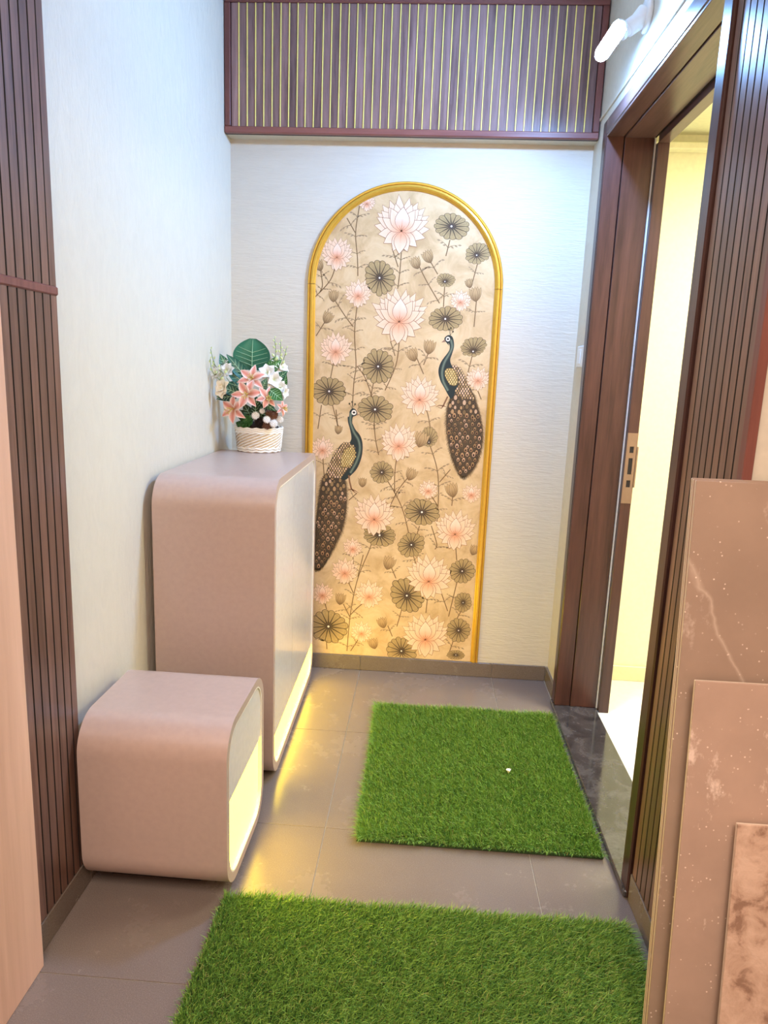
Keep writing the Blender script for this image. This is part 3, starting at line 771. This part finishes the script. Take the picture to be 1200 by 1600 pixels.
# peacocks
TEAL, TEAL_L, DKB = srgb(52, 62, 58), srgb(92, 104, 92), srgb(74, 60, 46)
def peacock(s, body, beak, eye, er, crest, wing, back, tail, leg, foot, flip):
    ink = Ink(); T_ = lambda L: [wpt(s, *p) for p in L]
    tl = smooth(T_(tail+[tail[0]]), 5)[:-1]
    ink.poly(tl, DKB, None, srgb(88, 72, 52)); ink.k += 1
    cx = sum(p[0] for p in tl)/len(tl); cz = sum(p[1] for p in tl)/len(tl)
    xs = [p[0] for p in tl]; zs_ = [p[1] for p in tl]
    def in_poly(x, z):
        c = False; n_ = len(tl)
        for i in range(n_):
            x1, z1 = tl[i]; x2, z2 = tl[i-1]
            if (z1 > z) != (z2 > z) and x < (x2-x1)*(z-z1)/(z2-z1)+x1: c = not c
        return c
    for i, p in enumerate(tl):                         # ragged feather fringe
        q = tl[(i+1) % len(tl)]
        for t in np.linspace(0, .94, 12):
            x, z = p[0]+(q[0]-p[0])*t, p[1]+(q[1]-p[1])*t
            dx, dz = x-cx, (z-cz)*.35-.05; l = math.hypot(dx, dz)
            e = random.uniform(.007, .017)
            ink.stroke([(x-dx/l*.004, z-dz/l*.004), (x+dx/l*e*.6+random.uniform(-.003, .003), z+dz/l*e*.6-.004)], .0013, lerp(DKB, srgb(140, 112, 80), random.random()), True)
    ink.k += 1
    for _ in range(420):                               # barbs
        x, z = random.uniform(min(xs), max(xs)), random.uniform(min(zs_), max(zs_))
        if in_poly(x, z):
            a = random.uniform(-.5, .5); l = random.uniform(.008, .018)
            ink.stroke([(x, z), (x+math.sin(a)*l, z-math.cos(a)*l)], .0012, lerp(srgb(48, 38, 32), srgb(152, 122, 84), random.random()), True)
    ink.k += 1
    # feather eyes in staggered rows
    row = 0; z = max(zs_)-.012
    while z > min(zs_)+.012:
        x = min(xs)+(row % 2)*.0125
        while x < max(xs):
            jx, jz = x+random.uniform(-.004, .004), z+random.uniform(-.005, .005)
            if in_poly(jx, jz) and in_poly(jx-.008, jz) and in_poly(jx+.008, jz):
                sz_ = random.uniform(.85, 1.35); lit_ = random.choice([srgb(176, 138, 98), srgb(150, 120, 82), srgb(196, 160, 128), srgb(120, 96, 66)])
                for rr, cc in ((.0098*sz_, srgb(52, 42, 34)), (.0078*sz_, lit_), (.0045*sz_, srgb(140, 96, 68)), (.0033*sz_, srgb(34, 28, 30))):
                    if rr < .0062 and z > max(zs_)-.09: continue
                    dz_ = -.0016 if rr < .0062 else 0
                    ink.poly([(jx+rr*.72*math.sin(a), jz+dz_+rr*(1.25*math.cos(a) if math.cos(a) > 0 else .9*math.cos(a))) for a in [2*PI*i/9 for i in range(9)]], cc)
                    ink.k += 1
                ink.k -= 4 if z <= max(zs_)-.09 else 2
            x += .025
        z -= .0185; row += 1
    ink.k += 5
    bp_ = smooth(T_(body+[body[0]]), 5)[:-1]
    bx_ = [p[0] for p in bp_]; lo, hi = min(bx_), max(bx_)
    ink.shape(bp_, lerp(TEAL, srgb(34, 40, 42), .45)); ink.k += 1
    # lit streak of the neck: centre line strokes
    mid = len(body)//2
    for w_, cc in ((.013, lerp(TEAL, TEAL_L, .4)), (.0075, TEAL_L), (.003, srgb(118, 128, 108))):
        ink.stroke(smooth(T_(crest[2]), 6), w_, cc); ink.k += 1
    bk = smooth(T_(back+[back[0]]), 4)[:-1]
    ink.shape(bk, srgb(84, 68, 50)); ink.k += 1
    def scales(poly, cols, step, r):
        xs2 = [p[0] for p in poly]; zs2 = [p[1] for p in poly]
        z = min(zs2); row = 0
        while z < max(zs2):
            x = min(xs2)+(row % 2)*step*.5
            while x < max(xs2):
                c = False
                for i in range(len(poly)):
                    x1, z1 = poly[i]; x2, z2 = poly[i-1]
                    if (z1 > z) != (z2 > z) and x < (x2-x1)*(z-z1)/(z2-z1)+x1: c = not c
                if c:
                    for rr, cc in ((r, srgb(66, 52, 40)), (r*.74, random.choice(cols))):
                        ink.poly([(x+rr*.8*math.cos(a), z+rr*1.15*math.sin(a)) for a in [2*PI*i/7 for i in range(7)]], cc); ink.k += 1
                    ink.k -= 2
                x += step
            z += step*.8; row += 1
        ink.k += 2
    scales(bk, [srgb(204, 170, 124), srgb(170, 136, 96), srgb(222, 186, 150)], .0115, .0062)
    wg = smooth(T_(wing+[wing[0]]), 5)[:-1]
    ink.poly(wg, srgb(150, 122, 72), None, srgb(222, 192, 126)); ink.k += 1
    scales(wg, [srgb(224, 196, 132), srgb(210, 178, 112)], .0105, .0060)
    ink.stroke(wg+[wg[0]], .0016, srgb(70, 54, 36)); ink.k += 1
    ink.poly(T_(beak), srgb(150, 112, 92)); ink.k += 1
    ex, ez = wpt(s, *eye); er_ = abs(wpt(s, eye[0]+er, eye[1])[0]-ex)
    C8 = [2*PI*i/12 for i in range(12)]
    ink.poly([(ex+er_*math.cos(a), ez+er_*1.05*math.sin(a)) for a in C8], srgb(232, 222, 206)); ink.k += 1
    ink.poly([(ex+er_*.55*math.cos(a), ez+er_*.4*math.sin(a)) for a in C8], srgb(28, 26, 26)); ink.k += 1
    for tip in crest[1]:
        ink.stroke(T_([crest[0], tip]), .0015, srgb(78, 66, 46))
        tx, tz = wpt(s, *tip); ink.poly([(tx+.0038*math.cos(a), tz+.0046*math.sin(a)) for a in C8], srgb(88, 76, 52))
    ink.stroke(T_(leg), .0068, srgb(132, 94, 66)); ink.k += 1
    for f_ in foot: ink.stroke(T_(f_), .0052, srgb(120, 80, 56), True)
    obj('peacock_print', ink.mb, M['print'], mu)
peacock('R', [(195,250),(150,188),(165,158),(195,145),(228,165),(242,220),(240,270),(222,330),(206,385),(222,440),(282,520),(280,640),(252,705),(215,758),(188,725),(150,655),(110,580),(92,500),(105,430),(140,370),(175,325),(198,285),(200,245),(188,222)],
        [(152,186),(120,216),(162,212)], (184,184), 21, ((205,150), [(195,92),(212,78),(232,112)], [(212,190),(224,260),(195,330),(150,410),(128,500),(140,590),(185,680)]),
        [(190,462),(235,468),(268,520),(280,590),(262,630),(215,628),(172,580),(152,520),(160,478)],
        [(222,432),(290,458),(350,540),(400,650),(430,760),(330,760),(250,705),(276,640),(282,560),(245,472)],
        [(215,745),(300,690),(420,700),(468,830),(505,980),(520,1130),(490,1300),(430,1430),(345,1512),(285,1470),(230,1350),(190,1200),(165,1020),(175,850)],
        [(182,735),(160,780),(138,828)], [[(138,826),(100,820),(68,836)],[(138,826),(120,850),(88,838)],[(138,826),(165,834)]], False)
peacock('L', [(410,250),(378,150),(390,115),(412,103),(438,120),(448,150),(432,170),(408,182),(405,230),(430,290),(470,340),(492,400),(495,480),(480,560),(445,640),(400,692),(340,742),(302,720),(330,650),(400,600),(430,500),(420,450),(380,420),(395,370),(385,300),(364,220),(368,175)],
        [(445,148),(470,160),(438,168)], (418,140), 22, ((402,105), [(378,62),(402,46),(428,66)], [(395,140),(385,215),(415,310),(460,390),(470,480),(440,580),(385,680)]),
        [(335,468),(380,445),(420,452),(432,520),(412,585),(372,620),(318,628),(300,560)],
        [(265,475),(315,415),(378,412),(420,450),(432,520),(410,590),(370,640),(300,722),(225,728),(170,690),(198,600),(232,525)],
        [(172,688),(260,700),(338,735),(356,880),(346,1050),(310,1200),(240,1350),(165,1480),(105,1540),(60,1500),(70,1200),(100,900),(130,745)],
        [(372,700),(380,760),(396,824)], [[(396,824),(430,838),(458,856)],[(396,824),(425,852),(445,862)],[(396,824),(350,836)]], True)

# ------------------------------------------------------------------ artificial grass mats
def turf_mat(label, x0, x1, y0, y1, count, lean, seed, height=.026, skip=None, xmax=9):
    g = np.random.default_rng(seed)
    root = thing('grass_mat', label, 'mat', ((x0+x1)/2, (y0+y1)/2, 0))
    bk = MB(); nx, ny = 22, 22
    obj('backing', MB().box(x0, x1, y0, y1, .0006, .0085, .002), M['turf_back'], root)
    n = count
    px = g.uniform(x0+.001, x1-.001, n); py = g.uniform(y0+.001, y1-.001, n)
    if skip is not None:
        keep = ~((px > skip[0]) & (py < skip[1])); px, py = px[keep], py[keep]; n = len(px)
    h = height*g.uniform(.7, 1.15, n)*(1+.12*np.sin(px*17+py*9)); w = g.uniform(.0006, .0012, n)
    az = g.uniform(0, 2*PI, n)
    # pile lies one way, blades at the rim splay outwards
    lx = lean[0]+g.normal(0, .33, n); ly = lean[1]+g.normal(0, .33, n)
    ex = np.clip((px-(x1-.025))/.025, 0, 1)-np.clip((x0+.025-px)/.025, 0, 1)
    ey = np.clip((py-(y1-.025))/.025, 0, 1)-np.clip((y0+.025-py)/.025, 0, 1)
    lx += ex*.55; ly += ey*.55
    ca, sa = np.cos(az), np.sin(az)
    V = np.zeros((n, 5, 3)); zb = .006
    for k, (t, ww) in enumerate(((0, 1.0), (.55, .85))):
        bx = px+lx*h*t*t*1.0; by = py+ly*h*t*t*1.0; bz = zb+h*t
        V[:, 2*k, 0] = bx-ca*w*ww; V[:, 2*k, 1] = by-sa*w*ww; V[:, 2*k, 2] = bz
        V[:, 2*k+1, 0] = bx+ca*w*ww; V[:, 2*k+1, 1] = by+sa*w*ww; V[:, 2*k+1, 2] = bz
    dr_ = np.sqrt(1/(1+.35*(lx**2+ly**2)))
    V[:, 4, 0] = px+lx*h*.95; V[:, 4, 1] = py+ly*h*.95; V[:, 4, 2] = zb+h*np.clip(dr_, .45, 1)
    V[:, :, 0] = np.minimum(V[:, :, 0], xmax)
    V[:, :, 0] -= (x0+x1)/2; V[:, :, 1] -= (y0+y1)/2
    c0 = np.array(srgb(108, 154, 64)[:3]); c1 = np.array(srgb(166, 202, 96)[:3]); c2 = np.array(srgb(60, 110, 46)[:3]); c3 = np.array(srgb(184, 186, 110)[:3])
    t = g.uniform(0, 1, (n, 1)); c = c0+(c1-c0)*t
    sel = g.uniform(0, 1, n); c[sel < .30] = c2+(c0-c2)*t[sel < .30]; c[sel > .95] = c3
    C = np.ones((n, 5, 4), np.float32); C[:, :, :3] = c[:, None, :]
    me = bpy.data.meshes.new('grass_blades')
    base = np.arange(n)[:, None]*5
    tri = (base+np.array([0, 1, 3, 0, 3, 2, 2, 3, 4])[None, :]).ravel().astype(np.int32)
    me.vertices.add(n*5); me.vertices.foreach_set('co', V.ravel().astype(np.float32))
    me.loops.add(len(tri)); me.loops.foreach_set('vertex_index', tri)
    npl = len(tri)//3; me.polygons.add(npl)
    me.polygons.foreach_set('loop_start', np.arange(npl, dtype=np.int32)*3)
    ca_ = me.color_attributes.new('print', 'FLOAT_COLOR', 'POINT'); ca_.data.foreach_set('color', C.ravel())
    me.materials.append(M['turf']); me.update(calc_edges=True); me.validate()
    o = bpy.data.objects.new('grass_blades', me); COL.objects.link(o); o.parent = root; o['kind'] = 'stuff'
    return root
turf_mat('square artificial grass mat lying nearer the mural beside the black threshold', .690, 1.403, -1.258, -.376, 110000, (-.25, -.45), 3, xmax=1.4155)
turf_mat('large artificial grass mat in the foreground below the low bench', .372, 1.396, -2.42, -1.525, 175000, (.35, -.35), 5, skip=(1.312, -1.82), xmax=1.4225)

# ------------------------------------------------------------------ tiles leaning in the right foreground
def leaning(label, x0, y_base, z_base, w, h, t, tilt, mat, name='leaning_tile', group=None):
    """y_base: rear lower edge; the slab leans back by tilt"""
    o = thing(name, label, 'tile', (x0, y_base, z_base), 0, group, (-tilt, 0, 0))
    obj('tile_face', MB().box(0, w, -t, -t*.62, 0, h, .0012), mat, o, True)
    obj('tile_body', MB().box(.0004, w-.0004, -t*.62, 0, .0005, h-.0005, .001), M['slab_edge'], o, True)
    return o
TL = .092
ct = math.cos(TL)
leaning('tall brown tile standing rearmost in the stack against the right wall', 1.334, -1.861, .0086, .60, 1.172, .0085, TL, M['slab_a'])
leaning('tall brown tile standing second from the rear in the stack on the right', 1.3335, -1.861-.0092/ct, .0086, .60, 1.171, .0085, TL, M['slab_a'])
leaning('tall dusty brown tile with a pale diagonal vein, foremost of the full height ones', 1.3345, -1.861-.0184/ct, .0086, .60, 1.170, .0095, TL, M['slab_a_vein'])
leaning('shorter pinkish brown tile with plaster smears leaning on the tall veined tile', 1.354, -1.915, .0086, .60, .803, .010, TL+.004, M['slab_b'])
leaning('smallest plaster smeared tile leaning in front of the shorter pinkish tile', 1.444, -1.948, .0086, .50, .545, .010, TL+.018, M['slab_c'])

# bare board on the left
bd = thing('plywood_board', 'bare pinkish plywood board standing against the left wall in the foreground', 'board', (.03, -2.2, 0))
obj('board', MB().box(.0085, .026, -2.75, -1.782, .0008, 2.15, .001), M['pink_board'], bd)

# scraps
sc_ = MB(); c = Vector((1.175, -.862, .034)); pts = [c+Vector((.010*math.cos(a)*random.uniform(.6, 1.2), .010*math.sin(a)*random.uniform(.6, 1.2), random.uniform(0, .006))) for a in [2*PI*i/9 for i in range(9)]]
sc_.add([c+Vector((0, 0, .008))]+pts+[c+Vector((0, 0, -.012))], [(0, 1+i, 1+(i+1) % 9) for i in range(9)]+[(10, 1+(i+1) % 9, 1+i) for i in range(9)])
tag(obj('paper_scrap', sc_, M['bead']), 'tiny crumpled white scrap lying on the farther grass mat', 'scrap')

# ------------------------------------------------------------------ flower arrangement on the cabinet
PZ = 1.010; PC = Vector((.158, -.185, PZ))
fa = thing('flower_arrangement', 'artificial lilies and white blooms in a pale woven basket on the tall cabinet', 'flowers', PC)
bs = MB()
rows = 12; H_ = .098; nseg = 72
R0 = lambda h: .083+.010*(h/H_)
# woven body: alternating bulges
vs = []; fs = []
for i in range(rows*4+1):
    h = H_*i/(rows*4)
    for k in range(nseg):
        a = 2*PI*k/nseg; ph = (i//4) % 2
        r = R0(h)+.0024*abs(math.sin(PI*i/4))*(1 if (math.cos(18*a+ph*PI) > 0) else .35)
        vs.append((PC.x+r*math.cos(a), PC.y+r*math.sin(a), PZ+.001+h))
for i in range(rows*4):
    for k in range(nseg): fs.append((i*nseg+k, i*nseg+(k+1) % nseg, (i+1)*nseg+(k+1) % nseg, (i+1)*nseg+k))
bs.add(vs, fs, True); bs.add([vs[k] for k in range(nseg)], [tuple(range(nseg))[::-1]])
bk = obj('basket', bs, M['basket'], fa)
rim = MB()
for zc, rr in ((PZ+.006, R0(0)+.002), (PZ+.016, R0(.016)+.002), (PZ+.080, R0(.08)+.002), (PZ+.088, R0(.088)+.002), (PZ+.096, R0(.096)+.0022)):
    rim.tube([(PC.x+rr*math.cos(a), PC.y+rr*math.sin(a), zc+.0022*math.sin(16*a)) for a in [2*PI*k/64 for k in range(65)]], .0048, 6, False)
obj('woven_rim', rim, M['basket_white'], bk)
dg = MB()
for k in range(20):
    a0 = 2*PI*k/20
    dg.tube([(PC.x+(R0(h)+.0042)*math.cos(a0+h*27), PC.y+(R0(h)+.0042)*math.sin(a0+h*27), PZ+h) for h in np.linspace(.018, .08, 14)], .0024, 5, False)
obj('diagonal_straw', dg, M['basket_white'], bk)
obj('moss', MB().lathe([(.088, .088), (.075, .105), (.045, .118), (0, .124)], PC, (0, 0, 1), 24), M['dark_moss'], fa)

def frame(nrm, roll=0.0):
    n_ = Vector(nrm).normalized(); ref = Vector((0, 0, 1)) if abs(n_.z) < .95 else Vector((0, 1, 0))
    a = ref.cross(n_).normalized(); b = n_.cross(a)
    return a*math.cos(roll)+b*math.sin(roll), b*math.cos(roll)-a*math.sin(roll), n_
def petal3(mb, c, d, n_, ln, wd, cup, curl, cb, cm, ce, nu=4, nv=7, pw=.85, bl=1.0):
    """curved petal: starts at c along d, curls with normal n_"""
    sd = d.cross(n_).normalized(); vs = []; cols = []
    for j in range(nv+1):
        t = j/nv; h = wd*.5*math.sin(PI*min(.985, .06+.94*t)**pw)**bl
        p = c+d*ln*(t-.12*t*t*curl)+n_*ln*(cup*t-curl*t*t)
        for i in range(-nu, nu+1):
            u = i/nu
            q = p+sd*h*u+n_*(-abs(u)*h*.10+ (u*u)*h*.30)
            vs.append(q); cols.append(lerp(lerp(cm, cb, max(0, 1-2.2*t)), ce, min(1, abs(u)**1.6*.95+max(0, t-.85)*3)))
    m = 2*nu+1
    mb.add(vs, [(j*m+i, j*m+i+1, (j+1)*m+i+1, (j+1)*m+i) for j in range(nv) for i in range(m-1)], True, cols)
LP, LM_, LE = srgb(170, 106, 66), srgb(212, 128, 110), srgb(246, 226, 212)
def lily(c, nrm, R_, roll, label=None):
    a, b, n_ = frame(nrm, roll); mb = MB(); c = Vector(c)
    for k in range(6):
        w = 2*PI*k/6+random.uniform(-.08, .08); d = a*math.cos(w)+b*math.sin(w)
        l = R_*random.uniform(.92, 1.06)*(1.0 if k % 2 else .97)
        petal3(mb, c-n_*R_*.12+(n_*-.0015 if k % 2 else Vector()), d, n_, l, R_*(.43 if k % 2 else .50), .62, .58, LP, LM_, LE)
    o = obj('lily', mb, M['petal'], fa)
    sm = MB()
    for k in range(6):
        w = 2*PI*k/6+.4; d = a*math.cos(w)+b*math.sin(w)
        p = c+n_*R_*.55+d*R_*.16-Vector((0, 0, R_*.10))
        sm.tube([c-n_*R_*.1, c+n_*R_*.25+d*R_*.06, p], .0012, 5); sm.tube([p-d*.003, p+d*.004+n_*.002], .0022, 5)
    obj('stamen', sm, plain_stamen, o)
    return o
plain_stamen = plain('yellow_stamen', srgb(206, 176, 96), .6)
V_ = Vector
lily((.152, -.292, 1.303), (.05, -.9, .38), .062, .35)
lily((.138, -.312, 1.243), (.0, -.95, .10), .068, .10)
lily((.080, -.300, 1.183), (-.30, -.90, .05), .066, .5)
lily((.215, -.300, 1.232), (.40, -.85, .15), .052, .2)
lily((.268, -.262, 1.192), (.80, -.60, .10), .036, .5)
WB, WM, WE = srgb(190, 196, 140), srgb(228, 226, 216), srgb(238, 236, 232)
CB, CM, CE = srgb(206, 186, 120), srgb(240, 226, 196), srgb(250, 240, 224)
def white_bloom(c, nrm, R_, n=7, layers=2, cream=False):
    a, b, n_ = frame(nrm, random.uniform(0, 6)); mb = MB(); c = Vector(c)
    for L in range(layers):
        for k in range(n-L*2):
            w = 2*PI*k/(n-L*2)+L*.5; d = a*math.cos(w)+b*math.sin(w)
            petal3(mb, c-n_*R_*.25+n_*L*R_*.10, d, n_, R_*(1-.25*L)*random.uniform(.9, 1.1), R_*.85*(1-.15*L), .55+.35*L, .38, *((CB, CM, CE) if cream else (WB, WM, WE)), 3, 6, .75)
    return obj('white_bloom', mb, M['petal'], fa)
for a in [((.205, -.255, 1.328), (.1, -.9, .35), .040), ((.232, -.255, 1.300), (.4, -.9, .1), .040), ((.255, -.245, 1.272), (.6, -.8, 0), .036), ((.272, -.24, 1.252), (.8, -.5, -.2), .028),
          ((.255, -.20, 1.350), (.5, -.7, .5), .032), ((.225, -.19, 1.378), (.2, -.7, .6), .026), ((.052, -.29, 1.332), (-.2, -.8, .4), .036), ((.030, -.30, 1.314), (-.5, -.8, .2), .034), ((.018, -.33, 1.322), (-.5, -.7, .4), .028), ((.030, -.26, 1.36), (-.4, -.6, .7), .024)]:
    white_bloom(*a)
white_bloom((.042, -.325, 1.270), (-.5, -.8, .2), .038, 6, 2, True); white_bloom((.034, -.32, 1.250), (-.4, -.9, -.2), .030, 5, 1, True)
GD, GM, GL = srgb(24, 78, 56), srgb(40, 104, 72), srgb(150, 196, 142)
def leaf(c, d, nrm, ln, wd, col=(GD, GM), vein=True, notch=0, pw=.8, curl=.15, bl=1.0):
    d = Vector(d).normalized(); n_ = Vector(nrm); n_ = (n_-d*n_.dot(d)).normalized(); mb = MB()
    petal3(mb, Vector(c), d, n_, ln, wd, .05, curl, col[0], col[1], lerp(col[1], col[0], .5), 5, 12, pw, bl)
    o = obj('leaf', mb, M['foliage'], fa)
    if vein:
        vm = MB(); sd = d.cross(n_).normalized(); c = Vector(c)
        f_ = lambda t, u: c+d*ln*(t-.12*t*t*curl)+n_*ln*(.05*t-curl*t*t)+n_*.0022+sd*wd*.5*math.sin(PI*min(.985, .06+.94*t)**pw)**bl*u+n_*(-abs(u)*.10+u*u*.30)*wd*.5*math.sin(PI*min(.985, .06+.94*t)**pw)
        vm.tube([f_(t, 0) for t in np.linspace(.02, .97, 8)], [.0014, .0014, .0013, .0012, .001, .0009, .0007, .0004], 5)
        for t0 in (.14, .28, .42, .56):
            for sgn in (1, -1): vm.tube([f_(t0+.16*q, sgn*q*.86) for q in (0, .35, .7, 1)], [.0009, .0008, .0006, .0004], 4)
        obj('leaf_vein', vm, vein_mat, o)
    return o
vein_mat = plain('pale_leaf_vein', srgb(176, 214, 168), .5)
leaf((.128, -.185, 1.335), (.03, -.05, 1), (.05, -1, .25), .125, .150, (srgb(20, 84, 66), srgb(38, 116, 84)), True, 0, .95, .12, .55)
leaf((.115, -.22, 1.30), (-.62, -.1, .75), (.2, -1, .2), .125, .052, (srgb(22, 76, 64), srgb(46, 112, 92)))
leaf((.118, -.225, 1.275), (-.75, -.1, .55), (.2, -1, .2), .110, .046, (srgb(22, 76, 64), srgb(46, 112, 92)))
leaf((.125, -.23, 1.26), (-.9, -.15, .25), (.1, -1, .2), .095, .040, (srgb(22, 76, 64), srgb(46, 112, 92)))
leaf((.048, -.26, 1.330), (-.38, -.05, .85), (.3, -1, .1), .072, .040)
leaf((.20, -.20, 1.32), (.35, -.05, .9), (.1, -1, .2), .080, .046, (srgb(40, 96, 40), srgb(70, 128, 62)))
leaf((.205, -.21, 1.33), (.7, -.05, .75), (.1, -1, .2), .070, .036, (srgb(40, 96, 40), srgb(70, 128, 62)))
leaf((.222, -.29, 1.262), (.65, -.25, -.42), (.2, -1, .25), .072, .050, (srgb(36, 86, 30), srgb(58, 118, 46)), True, 0, .9, .1)
leaf((.262, -.22, 1.265), (.18, -.1, .9), (-.2, -1, .2), .062, .030, (srgb(36, 100, 36), srgb(64, 132, 50)))
leaf((.235, -.22, 1.30), (.6, -.1, .5), (0, -1, .2), .060, .032)
leaf((.10, -.27, 1.24), (-.7, -.3, .3), (0, -1, .3), .090, .042, (srgb(20, 66, 52), srgb(40, 100, 78)))
leaf((.09, -.27, 1.235), (-.85, -.3, -.15), (0, -1, .3), .085, .040, (srgb(14, 40, 34), srgb(24, 62, 50)))
leaf((.185, -.26, 1.255), (.25, -.2, .6), (0, -1, .3), .060, .034, (srgb(60, 116, 96), srgb(104, 150, 128)))
leaf((.062, -.26, 1.265), (-.75, -.2, -.5), (0, -1, .3), .070, .030, (srgb(40, 96, 40), srgb(66, 124, 58)))
leaf((.19, -.27, 1.215), (.55, -.3, -.30), (0, -1, .3), .075, .032, (srgb(24, 60, 40), srgb(44, 92, 60)))
for c_, d_ in (((.14, -.21, 1.135), (-.4, -.35, .8)), ((.15, -.21, 1.135), (.05, -.4, .9)), ((.16, -.21, 1.135), (.5, -.35, .75)), ((.13, -.20, 1.13), (-.75, -.3, .55)), ((.17, -.20, 1.13), (.8, -.25, .6)), ((.15, -.17, 1.15), (-.1, -.1, 1)), ((.17, -.17, 1.15), (.3, -.1, 1))):
    leaf(c_, d_, (0, -1, .3), .085, .046, (srgb(34, 52, 34), srgb(58, 84, 50)))
# buds on thin sprigs
bud_mat = plain('pale_green_bud', srgb(206, 216, 150), .6); stem_mat = plain('green_stem', srgb(104, 136, 74), .6)
def sprig(p, bend=(0, 0, 0), n=7, name='bud_sprig'):
    p = [Vector(q) for q in p]; sm = MB(); sm.tube(smooth([tuple(q) for q in p], 4), .0013, 5)
    o = obj(name, sm, stem_mat, fa); b_ = MB()
    for k in range(n):
        t = .35+.65*k/(n-1); i = min(int(t*(len(p)-1)), len(p)-2); f_ = t*(len(p)-1)-i; q = p[i].lerp(p[i+1], f_)
        s_ = Vector(((-1)**k*.0065, -.002, .004))*(1.3-.6*t); r_ = .0052*(1.35-t*.8)
        b_.lathe([(0, 0), (r_*.8, r_*.6), (r_, r_*1.4), (r_*.5, r_*2.6), (0, r_*3.2)], q+s_*.4, (s_.x*8, s_.y*8, .08), 8)
    obj('bud', b_, bud_mat, o)
sprig([(.075, -.27, 1.265), (.045, -.30, 1.315), (.018, -.33, 1.350), (.006, -.345, 1.408)])
sprig([(.07, -.27, 1.25), (.034, -.31, 1.290), (.012, -.345, 1.325), (.008, -.36, 1.372)])
sprig([(.20, -.22, 1.31), (.222, -.20, 1.37), (.225, -.195, 1.42), (.219, -.19, 1.462)])
sprig([(.21, -.22, 1.31), (.236, -.20, 1.36), (.246, -.195, 1.405), (.244, -.19, 1.450)])
sprig([(.22, -.22, 1.32), (.250, -.20, 1.36), (.262, -.195, 1.395), (.268, -.19, 1.425)], n=5)
# spiky white balls, cone, succulent
pom_mat = plain('white_pompom', srgb(246, 242, 236), .8)
def pom(c, r):
    mb = MB(); c = Vector(c); ga = PI*(3-math.sqrt(5)); n = 70
    mb.lathe([(0, -r*.6), (r*.45, -r*.4), (r*.6, 0), (r*.45, r*.4), (0, r*.6)], c, (0, 0, 1), 10)
    for k in range(n):
        z = 1-2*(k+.5)/n; rr = math.sqrt(1-z*z); d = Vector((rr*math.cos(ga*k), rr*math.sin(ga*k), z))
        s_ = d.orthogonal().normalized()*r*.16; s2 = d.cross(s_)
        mb.add([c+d*r*.5+s_, c+d*r*.5-s_*.5+s2*.87, c+d*r*.5-s_*.5-s2*.87, c+d*r], [(0, 1, 3), (1, 2, 3), (2, 0, 3)])
    obj('pompom', mb, pom_mat, fa)
for a in (((.166, -.285, 1.160), .0185), ((.211, -.285, 1.146), .0175), ((.236, -.272, 1.131), .0190), ((.256, -.246, 1.146), .0165), ((.19, -.275, 1.178), .013)): pom(*a)
def cone(c, r, mat, nm, up, rows_=6):
    mb = MB(); c = Vector(c); a, b, n_ = frame(up)
    mb.lathe([(r*.4, -r*.3), (r*.5, .0), (r*.35, r*.7), (0, r*.9)], c, n_, 10)
    for j in range(rows_):
        t = j/(rows_-1)
        for k in range(9):
            w = 2*PI*(k+.5*(j % 2))/9; d = (a*math.cos(w)+b*math.sin(w)); rr = r*(1-.75*t)
            p = c+n_*r*(-.25+1.1*t)+d*rr*.35; q = p+d*rr*.62+n_*r*(.10+.35*t); s_ = n_.cross(d)*rr*.30
            mb.add([p-s_*.6, p+s_*.6, q+s_, q+n_*r*.10, q-s_], [(0, 1, 2, 3, 4), (4, 3, 2, 1, 0)])
    obj(nm, mb, mat, fa)
cone((.226, -.262, 1.168), .026, M['cone'], 'pine_cone', (.3, -.8, .4))
cone((.178, -.272, 1.136), .020, M['dark_moss'], 'pine_cone', (0, -.9, .3))
cone((.205, -.268, 1.122), .018, M['cone'], 'pine_cone', (.1, -.9, .3))
succ = plain('green_succulent', srgb(72, 122, 62), .5)
cone((.124, -.262, 1.135), .028, succ, 'succulent', (-.2, -.8, .5), 5)
cone((.100, -.245, 1.118), .022, succ, 'succulent', (-.4, -.8, .3), 5)
